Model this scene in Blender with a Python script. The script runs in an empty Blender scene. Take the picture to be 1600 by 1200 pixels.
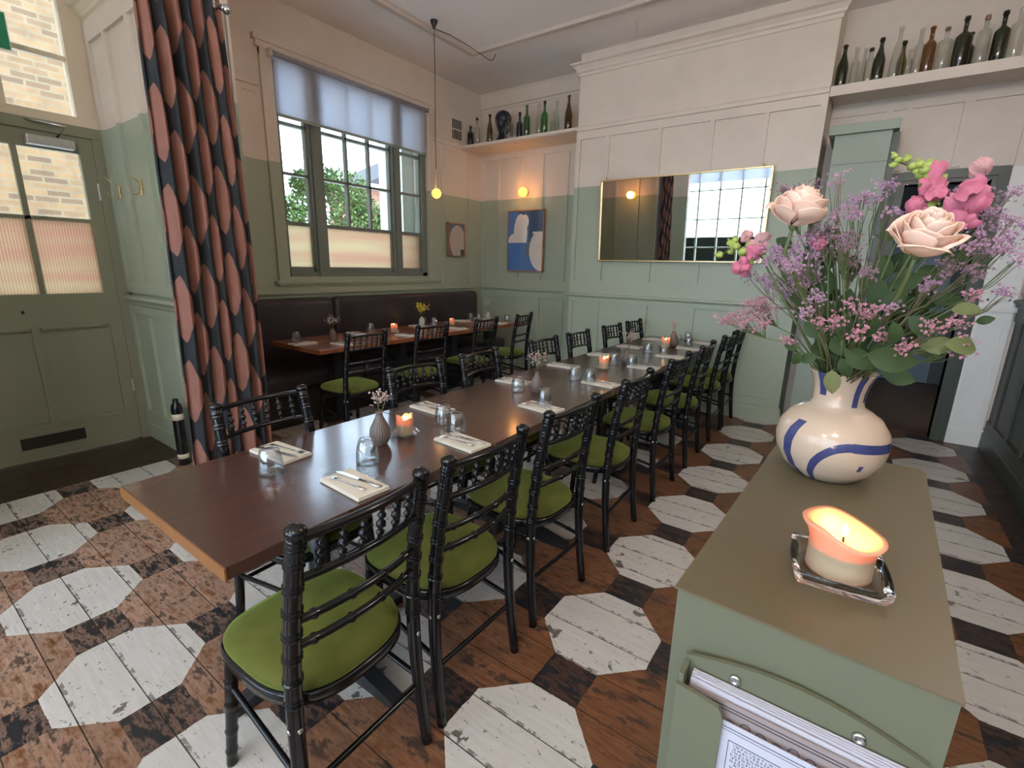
import bpy, math, random
from mathutils import Vector, Matrix
R = math.radians
PI = math.pi
rnd = random.Random(7)
SC = bpy.context.scene
COL = SC.collection

# ---------------------------------------------------------------- camera, world, exposure
cd = bpy.data.cameras.new('camera'); cam = bpy.data.objects.new('camera', cd); COL.objects.link(cam)
SC.camera = cam
cd.sensor_width = 36.0; cd.lens = 747.83 / 1600 * 36.0; cd.clip_start = 0.02; cd.clip_end = 300
a, b, c = R(35.4018), R(-13.844), R(1.2985)
fw = Vector((math.cos(b)*math.cos(a), math.cos(b)*math.sin(a), math.sin(b)))
rt = fw.cross(Vector((0, 0, 1))).normalized(); up = rt.cross(fw)
r2 = rt*math.cos(c) + up*math.sin(c); u2 = -rt*math.sin(c) + up*math.cos(c)
cam.matrix_world = Matrix(((r2.x, u2.x, -fw.x, 0), (r2.y, u2.y, -fw.y, 0), (r2.z, u2.z, -fw.z, 1.45), (0, 0, 0, 1)))
SC.view_settings.view_transform = 'Standard'; SC.view_settings.look = 'None'
SC.view_settings.gamma = 1.0; SC.view_settings.exposure = 0.6
SC.view_settings.use_curve_mapping = False

W = bpy.data.worlds.new('world'); SC.world = W; W.use_nodes = True
wn = W.node_tree.nodes; wl = W.node_tree.links; wn.clear()
wo = wn.new('ShaderNodeOutputWorld'); wb = wn.new('ShaderNodeBackground')
wb.inputs[0].default_value = (0.62, 0.79, 1.0, 1); wb.inputs[1].default_value = 6.4
wl.new(wb.outputs[0], wo.inputs[0])
sd = bpy.data.lights.new('sun', 'SUN'); sd.energy = 2.0; sd.angle = R(1.5); sd.color = (1.0, .93, .82)
sun = bpy.data.objects.new('sun', sd); COL.objects.link(sun); sun.rotation_euler = (R(38), 0, R(24))
def portal(loc, rot, sx, sy):
    l = bpy.data.lights.new('portal', 'AREA'); l.shape = 'RECTANGLE'; l.size = sx; l.size_y = sy
    l.cycles.is_portal = True
    o = bpy.data.objects.new('portal', l); COL.objects.link(o); o.location = loc; o.rotation_euler = rot
portal((3.58, 4.95, 2.25), (R(-90), 0, 0), 2.0, 2.0)     # window beside the banquette
portal((0.6, 4.95, 2.1), (R(-90), 0, 0), 1.3, 3.0)       # glazed door
portal((-1.6, 4.95, 2.0), (R(-90), 0, 0), 2.2, 2.5)      # unseen facade window, added for light
portal((-3.05, 1.55, 1.85), (0, R(-90), 0), 2.7, 5.2)      # street front windows, one of them added for light
L_ = bpy.data.lights

# ---------------------------------------------------------------- materials
def nd(nt, t, **kw):
    n = nt.nodes.new(t)
    for k, v in kw.items(): setattr(n, k, v)
    return n
def mat_base(name):
    m = bpy.data.materials.new(name); m.use_nodes = True; nt = m.node_tree
    p = nt.nodes['Principled BSDF']
    return m, nt, p, nt.links
def M_(nt, op, a, b=None, cc=None):
    n = nt.nodes.new('ShaderNodeMath'); n.operation = op
    for i, v in enumerate((a, b, cc)):
        if v is None: continue
        if isinstance(v, (int, float)): n.inputs[i].default_value = v
        else: nt.links.new(v, n.inputs[i])
    return n.outputs[0]
def mixc(nt, f, A, B):
    n = nt.nodes.new('ShaderNodeMix'); n.data_type = 'RGBA'
    if isinstance(f, (int, float)): n.inputs[0].default_value = f
    else: nt.links.new(f, n.inputs[0])
    for s, v in ((6, A), (7, B)):
        if isinstance(v, tuple): n.inputs[s].default_value = (*v[:3], 1)
        else: nt.links.new(v, n.inputs[s])
    return n.outputs[2]
def noise(nt, scale, vec=None, detail=4, rough=.55, dist=0):
    n = nt.nodes.new('ShaderNodeTexNoise'); n.inputs['Scale'].default_value = scale
    n.inputs['Detail'].default_value = detail; n.inputs['Roughness'].default_value = rough
    n.inputs['Distortion'].default_value = dist
    if vec is not None: nt.links.new(vec, n.inputs['Vector'])
    return n.outputs['Fac']
def step(nt, v, lo, hi):
    n = nt.nodes.new('ShaderNodeMapRange'); n.inputs[1].default_value = lo; n.inputs[2].default_value = hi
    n.clamp = True; nt.links.new(v, n.inputs[0]); return n.outputs[0]
def pos(nt): return nt.nodes.new('ShaderNodeNewGeometry').outputs['Position']
def objc(nt): return nt.nodes.new('ShaderNodeTexCoord').outputs['Object']
def sep(nt, v):
    n = nt.nodes.new('ShaderNodeSeparateXYZ'); nt.links.new(v, n.inputs[0]); return n.outputs
def comb(nt, x, y, z):
    n = nt.nodes.new('ShaderNodeCombineXYZ')
    for i, v in enumerate((x, y, z)):
        if isinstance(v, (int, float)): n.inputs[i].default_value = v
        else: nt.links.new(v, n.inputs[i])
    return n.outputs[0]
def bump(nt, p, h, s=.2, d=.01):
    n = nt.nodes.new('ShaderNodeBump'); n.inputs['Strength'].default_value = s; n.inputs['Distance'].default_value = d
    nt.links.new(h, n.inputs['Height']); nt.links.new(n.outputs[0], p.inputs['Normal'])
def simple(name, col, rough=.5, metal=0, var=.06, nscale=8, bmp=.05, spec=.5, **kw):
    m, nt, p, lk = mat_base(name)
    n = noise(nt, nscale, objc(nt))
    f = M_(nt, 'MULTIPLY_ADD', n, 2*var, 1-var)
    mx = nt.nodes.new('ShaderNodeVectorMath'); mx.operation = 'SCALE'; mx.inputs[0].default_value = col[:3]
    lk.new(f, mx.inputs['Scale']); lk.new(mx.outputs[0], p.inputs['Base Color'])
    p.inputs['Roughness'].default_value = rough; p.inputs['Metallic'].default_value = metal
    p.inputs['Specular IOR Level'].default_value = spec
    for k, v in kw.items(): p.inputs[k].default_value = v
    if bmp: bump(nt, p, noise(nt, nscale*6, objc(nt)), bmp, .003)
    return m
BEIGE = (.72, .63, .55); GREEN = (.37, .42, .325)
def wall_paint(name, split=2.335, lo=GREEN, hi=BEIGE, rough=.45):
    m, nt, p, lk = mat_base(name)
    P = pos(nt); z = sep(nt, P)[2]
    f = M_(nt, 'GREATER_THAN', z, split)
    c0 = mixc(nt, f, lo, hi)
    n = noise(nt, 3, P, 6)
    c1 = mixc(nt, M_(nt, 'MULTIPLY', step(nt, n, .45, .75), .12), c0, (.25, .22, .18))
    lk.new(c1, p.inputs['Base Color']); p.inputs['Roughness'].default_value = rough
    bump(nt, p, noise(nt, 40, P, 3), .08, .004)
    return m
MAT = {}
MAT['wall'] = wall_paint('two_tone_wall_paint')
MAT['dark_wall'] = wall_paint('dark_green_and_beige_paint', 1.26, (.05, .058, .045), BEIGE)
MAT['beige'] = simple('beige_paint', BEIGE, .5)
MAT['ceiling'] = simple('ceiling_paint', (.88, .83, .80), .7, nscale=2)
MAT['green'] = simple('green_gloss_paint', (.37, .42, .32), .38, nscale=4)
MAT['green2'] = simple('cabinet_green_paint', (.122, .125, .080), .5, nscale=3, var=.1)
MAT['sash'] = simple('shaded_sash_paint', (.17, .20, .18), .4, nscale=4)  # green paint darkened: the backlit shade is put into the colour
MAT['grey_green'] = simple('grey_green_paint', (.30, .355, .29), .5, nscale=3)
MAT['dark_green'] = simple('dark_green_paint', (.055, .065, .048), .4, nscale=4)
MAT['cream'] = simple('cream_paint', (.70, .60, .46), .45, nscale=4)
MAT['white'] = simple('chipped_white_paint', (.80, .79, .76), .5, nscale=5)
MAT['door'] = simple('door_paint', (.25, .255, .18), .45, nscale=3)
MAT['black'] = simple('black_lacquer', (.006, .006, .007), .15, nscale=10, var=.2, bmp=.02, spec=.42)
MAT['black_metal'] = simple('black_metal', (.02, .02, .022), .4, nscale=10)
MAT['steel'] = simple('brushed_steel', (.62, .61, .60), .25, 1.0, nscale=20, bmp=0)
MAT['silver_paint'] = simple('worn_silver', (.5, .5, .47), .4, .6, nscale=30, var=.25)
MAT['brass'] = simple('brass', (.62, .47, .22), .3, 1.0, bmp=0)
MAT['gold'] = simple('pale_gold', (.80, .60, .30), .32, .85, bmp=0)
MAT['napkin'] = simple('cream_napkin_paper', (.62, .57, .48), .8, nscale=30, bmp=.1)
MAT['frame_wood'] = simple('oak_frame', (.34, .16, .08), .45, nscale=20)
MAT['ribbed'] = simple('brown_ribbed_ceramic', (.13, .10, .085), .5, nscale=20)
MAT['grey_glass'] = simple('pale_grey_ceramic', (.42, .44, .43), .35)
MAT['head'] = simple('dark_blue_glaze', (.012, .018, .028), .35)
MAT['plastic_white'] = simple('white_plastic', (.68, .62, .55), .45)
MAT['exit_green'] = simple('exit_sign_green', (.0, .22, .10), .4, bmp=0)
MAT['sign_white'] = simple('sign_white', (.85, .88, .85), .5, bmp=0)
MAT['stem'] = simple('flower_stem', (.09, .12, .04), .6)
MAT['dry_stem'] = simple('dry_stem', (.16, .13, .07), .7)
MAT['leaf'] = simple('dark_leaf', (.035, .060, .020), .6, nscale=30, var=.3, spec=.2)
MAT['leaf_olive'] = simple('olive_leaf', (.11, .125, .045), .6, nscale=30, var=.25, spec=.25)
MAT['bud'] = simple('lime_bud', (.30, .36, .08), .5)
MAT['lilac'] = simple('lilac_blossom', (.40, .235, .335), .7, nscale=60, var=.35)
MAT['pinkish'] = simple('pink_blossom', (.43, .20, .25), .7, nscale=60, var=.3)
MAT['dusky'] = simple('dusky_blossom', (.27, .16, .20), .7, nscale=60, var=.35)
MAT['snap'] = simple('pink_snapdragon', (.46, .12, .19), .65, nscale=40, var=.2)
MAT['snap_pale'] = simple('pale_snapdragon', (.46, .24, .23), .65, nscale=40, var=.2)
MAT['yellow'] = simple('yellow_blossom', (.65, .52, .04), .6)
MAT['dried'] = simple('dried_blossom', (.48, .36, .33), .8, nscale=50, var=.3)
MAT['dried_white'] = simple('dried_white_blossom', (.62, .55, .55), .8, nscale=50, var=.3)
MAT['slate'] = simple('slate_roof', (.045, .04, .045), .9, nscale=4, var=.3)
MAT['outside_pale'] = simple('outside_render', (.78, .82, .74), .6)
MAT['ground'] = simple('pavement', (.74, .72, .69), .9)
MAT['bark'] = simple('bark', (.10, .08, .05), .9)
MAT['tree_leaf'] = simple('tree_leaf', (.085, .15, .03), .5, nscale=3, var=.4)
MAT['slot'] = simple('dark_slot', (.02, .015, .01), .6)
MAT['trunking'] = simple('trunking_paint', (.58, .50, .44), .6)
MAT['corridor_floor'] = simple('brown_corridor_boards', (.10, .05, .025), .5, nscale=6, var=.2)
MAT['corridor'] = simple('corridor_dark_paint', (.05, .05, .045), .6)
MAT['blue_grey'] = simple('blue_grey_door_paint', (.11, .135, .15), .45)
MAT['fabric_grey'] = simple('speaker_grille', (.03, .03, .035), .8)

def rose_mat():
    m, nt, p, lk = mat_base('blush_rose_petal')
    n = noise(nt, 25, objc(nt))
    c = mixc(nt, n, (.84, .50, .40), (.87, .63, .50))
    lk.new(c, p.inputs['Base Color']); p.inputs['Roughness'].default_value = .55
    p.inputs['Subsurface Weight'].default_value = .25; p.inputs['Subsurface Radius'].default_value = (.01, .004, .003)
    p.inputs['Subsurface Scale'].default_value = 1.0
    return m
MAT['rose'] = rose_mat()
def velvet():
    m, nt, p, lk = mat_base('olive_green_velvet')
    O = objc(nt); n = noise(nt, 6, O, 5)
    n2 = noise(nt, 180, O, 2)
    c = mixc(nt, step(nt, n, .35, .7), (.068, .075, .013), (.118, .125, .026))
    lk.new(c, p.inputs['Base Color']); p.inputs['Roughness'].default_value = .85
    p.inputs['Specular IOR Level'].default_value = .15
    p.inputs['Sheen Weight'].default_value = .5; p.inputs['Sheen Roughness'].default_value = .4
    p.inputs['Sheen Tint'].default_value = (.55, .75, .2, 1)
    bump(nt, p, n2, .15, .002)
    return m
MAT['velvet'] = velvet()
def leather():
    m, nt, p, lk = mat_base('dark_leather')
    O = objc(nt); n = noise(nt, 5, O, 6)
    c = mixc(nt, n, (.020, .016, .020), (.045, .034, .040))
    lk.new(c, p.inputs['Base Color']); p.inputs['Roughness'].default_value = .32
    v = nt.nodes.new('ShaderNodeTexVoronoi'); v.inputs['Scale'].default_value = 90; lk.new(O, v.inputs['Vector'])
    bump(nt, p, M_(nt, 'ADD', M_(nt, 'MULTIPLY', v.outputs[0], .15), n), .25, .01)
    return m
MAT['leather'] = leather()
def table_wood(name, c1, c2, c3, rough):
    m, nt, p, lk = mat_base(name)
    P = pos(nt); x, y, z = sep(nt, P)
    v = comb(nt, M_(nt, 'MULTIPLY', x, 1.2), M_(nt, 'MULTIPLY', y, 14), z)
    n = noise(nt, 3, v, 8, .65, .6)
    n2 = noise(nt, 1.6, P, 5)
    c = mixc(nt, step(nt, n, .3, .7), c1, c2)
    c = mixc(nt, M_(nt, 'MULTIPLY', step(nt, n2, .4, .75), .5), c, c3)
    lk.new(c, p.inputs['Base Color'])
    lk.new(M_(nt, 'MULTIPLY_ADD', n2, .16, rough-.06), p.inputs['Roughness'])
    p.inputs['Coat Weight'].default_value = .6; p.inputs['Coat Roughness'].default_value = .12
    bump(nt, p, M_(nt, 'ADD', noise(nt, 9, P, 2), n), .06, .004)
    return m
MAT['table'] = table_wood('mahogany_table_top', (.042, .019, .014), (.085, .038, .027), (.06, .03, .024), .27)
MAT['table_red'] = table_wood('reddish_table_top', (.20, .055, .022), (.30, .095, .042), (.18, .055, .03), .26)
MAT['edge'] = simple('orange_edge_lipping', (.23, .088, .022), .4, nscale=14, var=.2)
def floor_mat():
    m, nt, p, lk = mat_base('painted_octagon_floorboards')
    P = pos(nt); x, y, z = sep(nt, P)
    px, py = .613, .645
    dx = M_(nt, 'ABSOLUTE', M_(nt, 'SUBTRACT', M_(nt, 'MULTIPLY', M_(nt, 'FRACT', M_(nt, 'DIVIDE', M_(nt, 'ADD', x, 100*px-.372+px/2), px)), px), px/2))
    dy = M_(nt, 'ABSOLUTE', M_(nt, 'SUBTRACT', M_(nt, 'MULTIPLY', M_(nt, 'FRACT', M_(nt, 'DIVIDE', M_(nt, 'ADD', y, 100*py-.655+py/2), py)), py), py/2))
    n1 = noise(nt, 22, P, 6, .65)
    w = M_(nt, 'MULTIPLY', M_(nt, 'SUBTRACT', n1, .5), .012)
    h = .222
    def lt(a_, b_): return M_(nt, 'LESS_THAN', M_(nt, 'ADD', a_, w), b_)
    white = M_(nt, 'MULTIPLY', M_(nt, 'MULTIPLY', lt(dx, h), lt(dy, h)), lt(M_(nt, 'ADD', dx, dy), h+.087))
    blk = M_(nt, 'MAXIMUM', M_(nt, 'MULTIPLY', M_(nt, 'GREATER_THAN', dx, h), lt(dy, .09)), M_(nt, 'MULTIPLY', M_(nt, 'GREATER_THAN', dy, h), lt(dx, .09)))
    # borders
    doorb = M_(nt, 'GREATER_THAN', y, 3.98); rightb = M_(nt, 'LESS_THAN', y, -.90)
    inside = M_(nt, 'MULTIPLY', M_(nt, 'SUBTRACT', 1, doorb), M_(nt, 'SUBTRACT', 1, rightb))
    inside = M_(nt, 'MULTIPLY', inside, M_(nt, 'LESS_THAN', x, 5.66))
    white = M_(nt, 'MULTIPLY', white, inside); blk = M_(nt, 'MULTIPLY', blk, inside)
    blk = M_(nt, 'MAXIMUM', blk, rightb)
    # planks run along Y
    pw = .168
    xi = M_(nt, 'DIVIDE', M_(nt, 'ADD', x, 50.03), pw)
    fx = M_(nt, 'FRACT', xi); pid = M_(nt, 'FLOOR', xi)
    wobble = M_(nt, 'MULTIPLY', noise(nt, 7, P, 3), .016)
    seam = M_(nt, 'LESS_THAN', M_(nt, 'ADD', fx, wobble), .030)
    wn_ = nt.nodes.new('ShaderNodeTexWhiteNoise'); wn_.noise_dimensions = '1D'; lk.new(pid, wn_.inputs['W'])
    tone = wn_.outputs['Value']
    gv = comb(nt, M_(nt, 'MULTIPLY', x, 26), M_(nt, 'MULTIPLY', y, 2.2), tone)
    grain = noise(nt, 3, gv, 8, .7, .5)
    patch = noise(nt, 4.2, P, 8, .7); patch2 = noise(nt, 8.5, comb(nt, M_(nt, 'MULTIPLY', x, 2.6), y, 3.3), 9, .72)
    left = step(nt, y, .6, 2.4)
    br = mixc(nt, step(nt, grain, .3, .7), (.085, .030, .010), (.24, .095, .035))
    brl = mixc(nt, step(nt, grain, .3, .7), (.28, .17, .12), (.50, .32, .235))
    br = mixc(nt, M_(nt, 'MULTIPLY', left, M_(nt, 'MULTIPLY', step(nt, patch2, .38, .50), .92)), br, brl)
    br = mixc(nt, M_(nt, 'MULTIPLY', step(nt, patch2, .53, .60), .8), br, (.022, .018, .016))
    br = mixc(nt, M_(nt, 'MULTIPLY', tone, .25), br, (.10, .05, .03))
    bk = mixc(nt, step(nt, patch2, .47, .54), (.014, .015, .019), br)
    bk = mixc(nt, M_(nt, 'SUBTRACT', .55, M_(nt, 'MULTIPLY', left, .25)), bk, (.012, .013, .018))
    chips = step(nt, noise(nt, 20, comb(nt, M_(nt, 'MULTIPLY', x, 1.8), y, 1.1), 9, .78), .595, .625)
    edgew = M_(nt, 'MULTIPLY', M_(nt, 'LESS_THAN', M_(nt, 'ABSOLUTE', M_(nt, 'SUBTRACT', fx, .02)), .07), step(nt, noise(nt, 18, P, 6, .7), .50, .54))
    chips2 = M_(nt, 'MAXIMUM', M_(nt, 'MULTIPLY', edgew, .8), step(nt, noise(nt, 8, P, 6, .65), .635, .65))
    wc = mixc(nt, step(nt, grain, .25, .8), (.47, .44, .40), (.62, .60, .56))
    wc = mixc(nt, M_(nt, 'MULTIPLY', tone, .18), wc, (.42, .36, .30))
    wc = mixc(nt, M_(nt, 'MULTIPLY', M_(nt, 'MAXIMUM', chips, chips2), .85), wc, (.06, .042, .035))
    c0 = mixc(nt, blk, br, bk)
    dk = mixc(nt, step(nt, grain, .3, .7), (.022, .012, .007), (.05, .028, .014))
    c0 = mixc(nt, doorb, c0, dk)
    c0 = mixc(nt, white, c0, wc)
    c0 = mixc(nt, M_(nt, 'MULTIPLY', seam, .9), c0, (.008, .006, .005))
    lk.new(c0, p.inputs['Base Color'])
    lk.new(M_(nt, 'MULTIPLY_ADD', patch, .35, .22), p.inputs['Roughness'])
    hgt = M_(nt, 'SUBTRACT', M_(nt, 'MULTIPLY_ADD', white, .3, M_(nt, 'MULTIPLY', grain, .25)), M_(nt, 'MULTIPLY', seam, 1.2))
    bump(nt, p, hgt, .35, .004)
    return m
MAT['floor'] = floor_mat()
def brick(name, c1, c2, mortar, bw, bh, axis='x', ms=.012):
    m, nt, p, lk = mat_base(name)
    P = pos(nt); x, y, z = sep(nt, P)
    t = nt.nodes.new('ShaderNodeTexBrick')
    t.inputs['Scale'].default_value = 1; t.inputs['Brick Width'].default_value = bw; t.inputs['Row Height'].default_value = bh
    t.inputs['Mortar Size'].default_value = ms; t.inputs['Bias'].default_value = -.3
    t.inputs['Color1'].default_value = (*c1, 1); t.inputs['Color2'].default_value = (*c2, 1); t.inputs['Mortar'].default_value = (*mortar, 1)
    lk.new(comb(nt, x if axis == 'x' else y, z, 0), t.inputs['Vector'])
    n = noise(nt, 5, P, 5)
    c = mixc(nt, M_(nt, 'MULTIPLY', step(nt, n, .45, .8), .5), t.outputs['Color'], c2)
    lk.new(c, p.inputs['Base Color']); p.inputs['Roughness'].default_value = .9
    bump(nt, p, t.outputs['Fac'], -.4, .01)
    return m
MAT['brick'] = brick('yellow_stock_brick', (.24, .138, .062), (.075, .046, .030), (.21, .15, .085), .24, .078)
MAT['red_brick'] = brick('red_brick', (.30, .105, .06), (.22, .075, .045), (.26, .18, .14), .24, .08)
def curtain_mat():
    m, nt, p, lk = mat_base('pink_and_charcoal_printed_curtain')
    uv = nt.nodes.new('ShaderNodeUVMap').outputs[0]; u, v, _ = sep(nt, uv)
    cu = M_(nt, 'DIVIDE', u, .205); ci = M_(nt, 'FLOOR', cu); fu = M_(nt, 'FRACT', cu)
    t = M_(nt, 'ADD', M_(nt, 'DIVIDE', v, .47), M_(nt, 'MULTIPLY', ci, .43))
    ft = M_(nt, 'FRACT', t); fi = M_(nt, 'FLOOR', t)
    e = M_(nt, 'MULTIPLY', M_(nt, 'ABSOLUTE', M_(nt, 'SUBTRACT', fu, .5)), .56)
    d = M_(nt, 'ADD', M_(nt, 'ABSOLUTE', M_(nt, 'SUBTRACT', ft, .5)), e)
    pink = M_(nt, 'LESS_THAN', d, .395)
    n = noise(nt, 9, uv, 4)
    cp = mixc(nt, n, (.20, .085, .065), (.33, .155, .115)); cb = mixc(nt, n, (.018, .020, .022), (.042, .045, .050))
    wv = noise(nt, 160, comb(nt, u, M_(nt, 'MULTIPLY', v, .25), 0), 2)
    lk.new(mixc(nt, pink, cb, cp), p.inputs['Base Color'])
    p.inputs['Roughness'].default_value = .85; p.inputs['Specular IOR Level'].default_value = .2
    bump(nt, p, wv, .2, .003)
    return m
MAT['curtain'] = curtain_mat()
def glass_thin(name, tint=(.93, .96, .95), refl=.10, rough=0.0):
    m = bpy.data.materials.new(name); m.use_nodes = True; nt = m.node_tree; nt.nodes.clear(); lk = nt.links
    o = nd(nt, 'ShaderNodeOutputMaterial'); tr = nd(nt, 'ShaderNodeBsdfTransparent'); gl = nd(nt, 'ShaderNodeBsdfGlossy')
    lw = nd(nt, 'ShaderNodeLayerWeight'); lw.inputs[0].default_value = .35 if 'tumbler' not in name else .55
    n = noise(nt, 6, objc(nt))
    cc = mixc(nt, n, tint, tuple(min(1, t*1.03) for t in tint)); lk.new(cc, tr.inputs[0])
    gl.inputs['Roughness'].default_value = rough
    mx = nd(nt, 'ShaderNodeMixShader')
    lk.new(M_(nt, 'ADD', M_(nt, 'MULTIPLY', lw.outputs['Facing'], .35), refl*.5), mx.inputs[0])
    lk.new(tr.outputs[0], mx.inputs[1]); lk.new(gl.outputs[0], mx.inputs[2]); lk.new(mx.outputs[0], o.inputs[0])
    return m
MAT['pane'] = glass_thin('window_glass', (.95, .97, .97), .04)
MAT['bottle_clear'] = glass_thin('clear_bottle_glass', (.88, .90, .87), .12, .05)
MAT['bottle_green'] = glass_thin('green_bottle_glass', (.20, .50, .20), .12, .05)
MAT['bottle_dark'] = glass_thin('dark_green_bottle_glass', (.15, .19, .07), .12, .05)
MAT['bottle_olive'] = glass_thin('olive_bottle_glass', (.38, .36, .14), .12, .05)
MAT['bottle_amber'] = glass_thin('amber_bottle_glass', (.48, .30, .07), .12, .05)
MAT['bottle_blue'] = glass_thin('dark_blue_bottle_glass', (.16, .19, .30), .12, .05)
def real_glass():
    m, nt, p, lk = mat_base('tumbler_glass')
    p.inputs['Base Color'].default_value = (.97, .98, 1, 1); p.inputs['Transmission Weight'].default_value = 1
    n = noise(nt, 20, objc(nt)); lk.new(M_(nt, 'MULTIPLY', n, .03), p.inputs['Roughness']); p.inputs['IOR'].default_value = 1.47
    return m
MAT['glass'] = real_glass()
def reeded():
    m = bpy.data.materials.new('reeded_glass'); m.use_nodes = True; nt = m.node_tree; nt.nodes.clear(); lk = nt.links
    o = nd(nt, 'ShaderNodeOutputMaterial'); tr = nd(nt, 'ShaderNodeBsdfTransparent'); tl = nd(nt, 'ShaderNodeBsdfTranslucent')
    x = sep(nt, pos(nt))[0]; z = sep(nt, pos(nt))[2]
    s = M_(nt, 'ABSOLUTE', M_(nt, 'SUBTRACT', M_(nt, 'FRACT', M_(nt, 'MULTIPLY', x, 62)), .5))
    band = noise(nt, 1.0, comb(nt, M_(nt, 'MULTIPLY', x, .6), 0, M_(nt, 'MULTIPLY', z, 9)), 2)
    c = mixc(nt, step(nt, band, .35, .65), (.46, .30, .22), (.48, .42, .28))
    c = mixc(nt, M_(nt, 'MULTIPLY', s, .9), c, (.78, .70, .62))
    lk.new(c, tl.inputs[0]); lk.new(c, tr.inputs[0])
    mx = nd(nt, 'ShaderNodeMixShader'); mx.inputs[0].default_value = .78
    lk.new(tr.outputs[0], mx.inputs[1]); lk.new(tl.outputs[0], mx.inputs[2]); lk.new(mx.outputs[0], o.inputs[0])
    return m
MAT['reeded'] = reeded()
MAT['thin_tumbler'] = glass_thin('clear_tumbler_glass', (.94, .96, .97), .16, .0)
def blind_mat():
    m = bpy.data.materials.new('roller_blind_fabric'); m.use_nodes = True; nt = m.node_tree; nt.nodes.clear(); lk = nt.links
    o = nd(nt, 'ShaderNodeOutputMaterial'); df = nd(nt, 'ShaderNodeBsdfDiffuse'); tl = nd(nt, 'ShaderNodeBsdfTranslucent')
    n = noise(nt, 120, objc(nt)); c = mixc(nt, n, (.40, .38, .40), (.48, .46, .48))
    lk.new(c, df.inputs[0]); tl.inputs[0].default_value = (.78, .80, .86, 1)
    mx = nd(nt, 'ShaderNodeMixShader'); mx.inputs[0].default_value = .6
    lk.new(df.outputs[0], mx.inputs[1]); lk.new(tl.outputs[0], mx.inputs[2]); lk.new(mx.outputs[0], o.inputs[0])
    return m
MAT['blind'] = blind_mat()
def emis(name, col, s):
    m = bpy.data.materials.new(name); m.use_nodes = True; nt = m.node_tree; nt.nodes.clear()
    o = nd(nt, 'ShaderNodeOutputMaterial'); e = nd(nt, 'ShaderNodeEmission'); e.inputs[0].default_value = (*col, 1)
    n = noise(nt, 3, objc(nt)); nt.links.new(M_(nt, 'MULTIPLY_ADD', n, s*.1, s*.95), e.inputs[1]); nt.links.new(e.outputs[0], o.inputs[0]); return m
MAT['globe'] = emis('lit_amber_globe', (1, .42, .07), 2.4)
MAT['opal'] = emis('added_fill_globe', (1, .91, .83), 50)  # glow of the added out-of-view fill pendants
MAT['flame'] = emis('candle_flame', (1, .72, .30), 14)
MAT['filament'] = emis('lamp_filament', (1, .75, .40), 12)
def wax():
    m = bpy.data.materials.new('candle_wax'); m.use_nodes = True; nt = m.node_tree; nt.nodes.clear(); lk = nt.links
    o = nd(nt, 'ShaderNodeOutputMaterial'); df = nd(nt, 'ShaderNodeBsdfPrincipled'); tl = nd(nt, 'ShaderNodeBsdfTranslucent')
    n = noise(nt, 20, objc(nt)); lk.new(mixc(nt, n, (.70, .60, .40), (.76, .66, .46)), df.inputs['Base Color']); df.inputs['Roughness'].default_value = .4
    tl.inputs[0].default_value = (.98, .36, .055, 1)
    mx = nd(nt, 'ShaderNodeMixShader'); mx.inputs[0].default_value = .52
    lk.new(df.outputs[0], mx.inputs[1]); lk.new(tl.outputs[0], mx.inputs[2]); lk.new(mx.outputs[0], o.inputs[0])
    return m
MAT['wax'] = wax()
def mirror():
    m, nt, p, lk = mat_base('mirror_silvering'); p.inputs['Metallic'].default_value = 1
    n = noise(nt, 2, objc(nt)); lk.new(mixc(nt, n, (.80, .79, .76), (.82, .81, .78)), p.inputs['Base Color']); p.inputs['Roughness'].default_value = .01
    return m
MAT['mirror'] = mirror()
def cabinet_top():
    m, nt, p, lk = mat_base('olive_brown_top_paint')
    n = noise(nt, 3, objc(nt), 5); lk.new(mixc(nt, n, (.095, .078, .042), (.130, .104, .058)), p.inputs['Base Color'])
    p.inputs['Roughness'].default_value = .42; bump(nt, p, noise(nt, 60, objc(nt)), .06, .002)
    return m
MAT['top'] = cabinet_top()
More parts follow.
